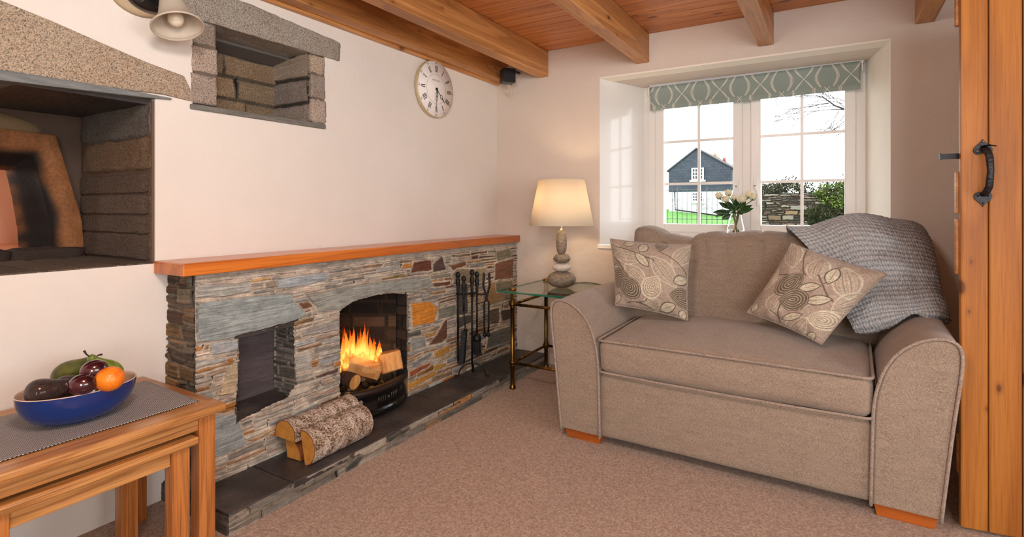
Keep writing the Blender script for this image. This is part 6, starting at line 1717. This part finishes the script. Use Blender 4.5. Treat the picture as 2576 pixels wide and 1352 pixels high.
m = MB(); a = hp_(1698, 482); b = hp_(1700, 528); c = hp_(1845, 548); m.tube([a+Vector((0, -.12, 0)), b+Vector((0, -.12, 0)), c+Vector((0, -.12, 0))], .05, 6); m.build('drain_pipe', M_BLACK, t)
# iron fence
M_FI = S('galvanised fence iron', rgb(60, 64, 70), rough=.6).m
FYD = 18.2
t = thing('iron_fence', 'grey wrought iron railing with scrolls on the lawn in front of the cottage', 'fence', (-3.8, FYD, GZ))
def fp(x, y): return onY(x, y, FYD)
x0f, x1f = fp(1668, 500).x, fp(1900, 500).x
zt_, zb_, zm_ = fp(1760, 477).z, fp(1760, 560).z, fp(1760, 552).z
m = MB(); m.tube([(x0f, FYD, zt_), (x1f, FYD, zt_)], .010, 6); m.tube([(x0f, FYD, zm_), (x1f, FYD, zm_)], .010, 6); m.build('rail', M_FI, t)
x = x0f; k = 0
while x < x1f:
    big_ = k % 6 == 3
    MB().tube([(x, FYD, zb_-.08), (x, FYD, zt_+(.10 if big_ else .02))], .013 if big_ else .0075, 6).build('bar', M_FI, t)
    x += .158; k += 1
def scroll(m, cx, cz, r, sgn=1, turns=1.4, flip=1):
    P = []
    for i in range(22):
        a = i/21*turns*2*PI; rr = r*(1-.75*i/21); P.append((cx+sgn*rr*math.cos(a), FYD-.012, cz+flip*rr*math.sin(a)))
    m.tube(P, .006, 5)
x = x0f+.3; k = 0
while x < x1f:
    m = MB()
    if k % 2 == 0: scroll(m, x, zt_+.06, .055, 1); scroll(m, x+.24, zt_+.06, .055, -1)
    for s_ in (-1, 1): scroll(m, x+.12+s_*.09, zm_+.62, .06, s_); scroll(m, x+.12+s_*.05, zm_+.36, .05, s_, flip=-1); m.tube([(x+.12+s_*.02, FYD-.012, zm_+.5), (x+.12+s_*.30, FYD-.012, zm_+.28)], .006, 5)
    m.build('scrollwork', M_FI, t); x += .95; k += 1
# dry stone wall
SY = 18.6
wl_ = onY(1900, 489, SY); wr_ = onY(2200, 489, SY)
wx0, wx1, wz1 = wl_.x-.4, wr_.x, wl_.z
t = thing('garden_wall', 'lichen covered dry stone wall on the lawn, seen through the right half of the window', 'wall', ((wx0+wx1)/2, SY+.25, GZ))
def pal_g(u, v, rg_): return rg_.choice([c3(96, 86, 74), c3(120, 110, 98), c3(74, 66, 56), c3(140, 132, 122), c3(104, 84, 62), c3(86, 80, 70)])*rg_.uniform(.4, 1.9)
panel('stone_face', (wx0, SY, GZ-.1), (1, 0, 0), (0, 0, 1), (0, -1, 0), wx1-wx0, wz1-GZ+.1, pal_g, t, mat=M_ROUGHVC, res=.012, rows=(.07, .17), cols=(.15, .5), prot=(.02, .07), gap=.012, warp=.03, seed=71, mortar=c3(60, 50, 40)*.6)
MB().box((wx0, SY+.01, GZ-.1), (wx1, SY+.5, wz1)).build('wall_core', S('wall stone', rgb(80, 72, 62), .9).m, t)
# foliage helper
def foliage(name, label, cat, C, R, n, size, cols_, seed, squash=.8, group=None, shell=.55):
    rs = np.random.default_rng(seed)
    d = rs.normal(size=(n, 3)); d /= np.linalg.norm(d, axis=1, keepdims=True)
    rad = shell+(1-shell)*rs.random(n)
    bump_ = .8+.35*np.array([noise.noise(Vector(q*2.3+seed)) for q in d])
    P = np.array(C)+d*(rad*bump_)[:, None]*np.array(R)
    a = rs.normal(size=(n, 3)); a /= np.linalg.norm(a, axis=1, keepdims=True); b = np.cross(a, rs.normal(size=(n, 3))); b /= np.linalg.norm(b, axis=1, keepdims=True)
    s_ = size*(.6+.8*rs.random(n))[:, None]
    V = np.stack([P-a*s_, P+b*s_*.45, P+a*s_, P-b*s_*.45], 1).reshape(-1, 3); F = np.arange(4*n).reshape(-1, 4)
    ci = rs.integers(0, len(cols_), n); cc = np.array([cols_[i] for i in ci])*(.7+.5*rs.random(n))[:, None]
    o = npmesh('foliage' if False else name, V, F, M_FOL, None, cols=np.repeat(cc, 4, 0), smooth=False, base=True)
    tag(o, label, cat, group); return o
def mk_fol():
    s = S('foliage', rough=.7); s.base(s.attr()); s.b.inputs['Specular IOR Level'].default_value = .2; return s.m
M_FOL = mk_fol()
GRN = [c3(56, 84, 28)*.8, c3(90, 120, 44)*.9, c3(120, 140, 60)*.8, c3(40, 60, 26)*.7, c3(96, 84, 48)*.5]
DKG = [c3(50, 60, 34)*.5, c3(70, 76, 46)*.5, c3(40, 48, 30)*.4, c3(104, 92, 66)*.45]
a = onY(2100, 500, SY-.1)
foliage('ivy_bush', 'bright green ivy sprawling over the right end of the garden wall', 'bush', (a.x+.25, SY-.05, a.z+.10), (1.05, .45, .52), 4200, .045, GRN, 4)
b_ = onY(2075, 545, SY-.3)
foliage('ivy_bush', 'dark green ivy growing up the face of the garden wall', 'bush', (b_.x+.1, SY-.12, b_.z), (.75, .22, .52), 2600, .045, DKG+GRN[:1], 5)
a = onY(2140, 460, SY+3)
foliage('garden_shrub', 'tall shrub rising behind the right end of the garden wall', 'bush', (a.x+.3, SY+3, a.z-.15), (.9, .6, .75), 1500, .05, DKG+GRN[:2], 6)
a = onY(1985, 478, 30)
foliage('distant_tree', 'dark round tree top far behind the middle of the garden wall', 'tree', (a.x, 30, a.z-.2), (1.35, 1.0, .95), 2600, .07, DKG, 7)
a = onY(1940, 474, 31)
foliage('distant_tree', 'small pale tree top left of the dark one behind the garden wall', 'tree', (a.x, 31, a.z-.1), (.8, .6, .5), 900, .07, DKG+[c3(130, 110, 80)*.5], 8)
a = onY(1850, 440, 38)
foliage('cottage_shrub', 'dark green shrub at the right corner of the cottage', 'bush', (a.x+.4, 38.5, a.z-.2), (.75, .6, 1.5), 1200, .1, DKG[:2]+GRN[:2], 9)
# low pale roof beyond the wall
a, b, c = onY(1905, 480, 34), onY(1945, 487, 34), onY(1912, 462, 34)
m = MB(); m.prism([(a.x-1.5, GZ), (b.x+2.6, GZ), (b.x+2.6, b.z+.05), (b.x, b.z), (c.x, c.z), (a.x-1.5, a.z)], (0, 0, 0), (1, 0, 0), (0, 0, 1), (0, 1, 0), 34, 38)
o = m.build('outbuilding', S('pale grey roofing', rgb(170, 176, 182), .7).m, base=True); tag(o, 'low pale grey outbuilding roof just showing above the garden wall', 'building')
# bare tree whose branches hang into view at the top right
t = thing('bare_tree', 'bare tree with fine dark twigs hanging across the top right panes', 'tree', (2.6, 12.5, GZ))
M_BARK = S('dark twig bark', rgb(46, 40, 38), rough=.9).m
TY = 12.0; rg = random.Random(40); tw = MB(); bd_ = []
def px3(x, y): return onY(x, y, TY)
def grow(m, P, D, L, r, dep):
    pts = [P]; n = 6; d = D.copy()
    for i in range(n):
        d = (d+Vector((rg.uniform(-.22, .22), rg.uniform(-.2, .2), rg.uniform(-.22, .20)))).normalized(); pts.append(pts[-1]+d*(L/n))
        if dep > 0 and i > 0 and rg.random() < .8:
            dd_ = (d+Vector((rg.uniform(-.9, .3), rg.uniform(-.4, .4), rg.uniform(-.8, .8)))).normalized(); grow(m, pts[-1], dd_, L*rg.uniform(.35, .6), r*.5, dep-1)
        if dep <= 1 and rg.random() < .45: bd_.append(pts[-1])
    m.tube(pts, [r*(1-.6*i/n) for i in range(n+1)], 5, caps=False)
tr = px3(2260, 320); root = Vector((tr.x+1.2, TY+.3, GZ-.1))
m = MB(); m.tube([root, root+Vector((-.1, 0, 1.2)), root+Vector((-.35, -.1, 2.3)), tr+Vector((.3, 0, .3))], [.16, .13, .10, .06], 10); m.build('trunk', M_BARK, t)
m = MB(); j0 = px3(2128, 276)
m.tube([root+Vector((-.2, -.05, 1.7)), px3(2200, 330), px3(2160, 290), j0], [.07, .05, .035, .022], 8)
m.tube([j0, px3(2100, 266), px3(2085, 255), px3(2070, 245), px3(2052, 240)], [.020, .016, .013, .010, .007], 6)
m.tube([px3(2085, 260), px3(2065, 262), px3(2045, 268), px3(2020, 274)], [.010, .008, .007, .004], 6)
m.tube([j0, px3(2100, 275), px3(2065, 278), px3(2030, 281)], [.012, .009, .006, .004], 6)
m.build('branch', M_BARK, t)
m = MB()
for (x, y, dx, dz, L) in ((2100, 266, -1, .2, .9), (2085, 255, -1, .6, .8), (2070, 245, -1, .3, .9), (2052, 240, -1, .1, 1.0), (2045, 268, -1, -.1, .9), (2020, 274, -1, -.4, .7), (2060, 278, -1, -.3, .8), (2030, 281, -1, -.2, .8),
        (2125, 270, -.6, .8, .8), (2128, 285, -.5, -.8, .7), (2128, 300, -.7, -.6, .7), (2120, 262, -.7, .7, .7), (2110, 280, -.6, -.7, .6), (2070, 262, -1, -.2, .7), (2128, 310, -.8, -.3, .5), (2090, 250, -.5, .9, .5), (2128, 320, -.7, -.8, .5), (2125, 255, -.6, .3, .6)):
    grow(m, px3(x, y), Vector((dx, 0, dz)).normalized(), L*.62, .0075, 2)
m.build('twigs', M_BARK, t)
m = MB()
for p in bd_[:900]: m.ball(p+Vector((rg.uniform(-.01, .01), 0, rg.uniform(-.01, .01))), rg.uniform(.004, .008), 5, 4)
m.build('buds', M_BARK, t)
# ================================================================ camera, world, lights
cam = bpy.data.cameras.new('camera'); co_ = bpy.data.objects.new('camera', cam); COL.objects.link(co_)
co_.location = (0, 0, EYE); co_.rotation_euler = (PI/2, 0, YAW)
cam.sensor_width = 36; cam.lens = FPX/2576*36; cam.shift_y = -(676-525)/2576; cam.shift_x = 0; cam.clip_start = .02; cam.clip_end = 400
bpy.context.scene.camera = co_
wd = bpy.data.worlds.new('sky'); bpy.context.scene.world = wd; wd.use_nodes = True
bg = wd.node_tree.nodes['Background']; bg.inputs[0].default_value = (.93, .965, 1.0, 1); bg.inputs[1].default_value = SKY
def area(name, loc, rot, sx, sy, e, col=(1, 1, 1)):
    l = bpy.data.lights.new(name, 'AREA'); l.shape = 'RECTANGLE'; l.size = sx; l.size_y = sy; l.energy = e; l.color = col
    o = bpy.data.objects.new(name, l); COL.objects.link(o); o.location = loc; o.rotation_euler = rot; return o
def point(name, loc, e, r, col):
    l = bpy.data.lights.new(name, 'POINT'); l.energy = e; l.shadow_soft_size = r; l.color = col
    o = bpy.data.objects.new(name, l); COL.objects.link(o); o.location = loc; return o
# area fill lights added outside the two unseen windows to brighten the room
area('side_window_fill', (RX+.32, (W2[0]+W2[1])/2, (W2[2]+W2[3])/2), (0, PI/2, 0), W2[3]-W2[2], W2[1]-W2[0], E_SIDE, (.96, .98, 1.0))
area('rear_window_fill', ((W3[0]+W3[1])/2, NY-.32, (W3[2]+W3[3])/2), (PI/2, 0, 0), W3[1]-W3[0], W3[3]-W3[2], E_REAR, (.96, .98, 1.0))
point('table_lamp_light', (LC[0], LC[1], 1.20), E_LAMP, .03, (1.0, .74, .46))
point('overhead_fill_light', (-.55, .30, 2.06), E_TOPFILL, .16, (1.0, .97, .94))  # unseen overhead fill, added to brighten the left wall and window reveals
point('oven_light', (-3.25, .62, 1.35), 2.6, .05, (1.0, .85, .7))
point('fire_light', (-2.16, 2.05, .40), E_FIRE, .05, (1.0, .45, .12))
sc = bpy.context.scene
sc.view_settings.view_transform = 'Standard'; sc.view_settings.look = 'None'; sc.view_settings.gamma = 1; sc.view_settings.exposure = EXPO
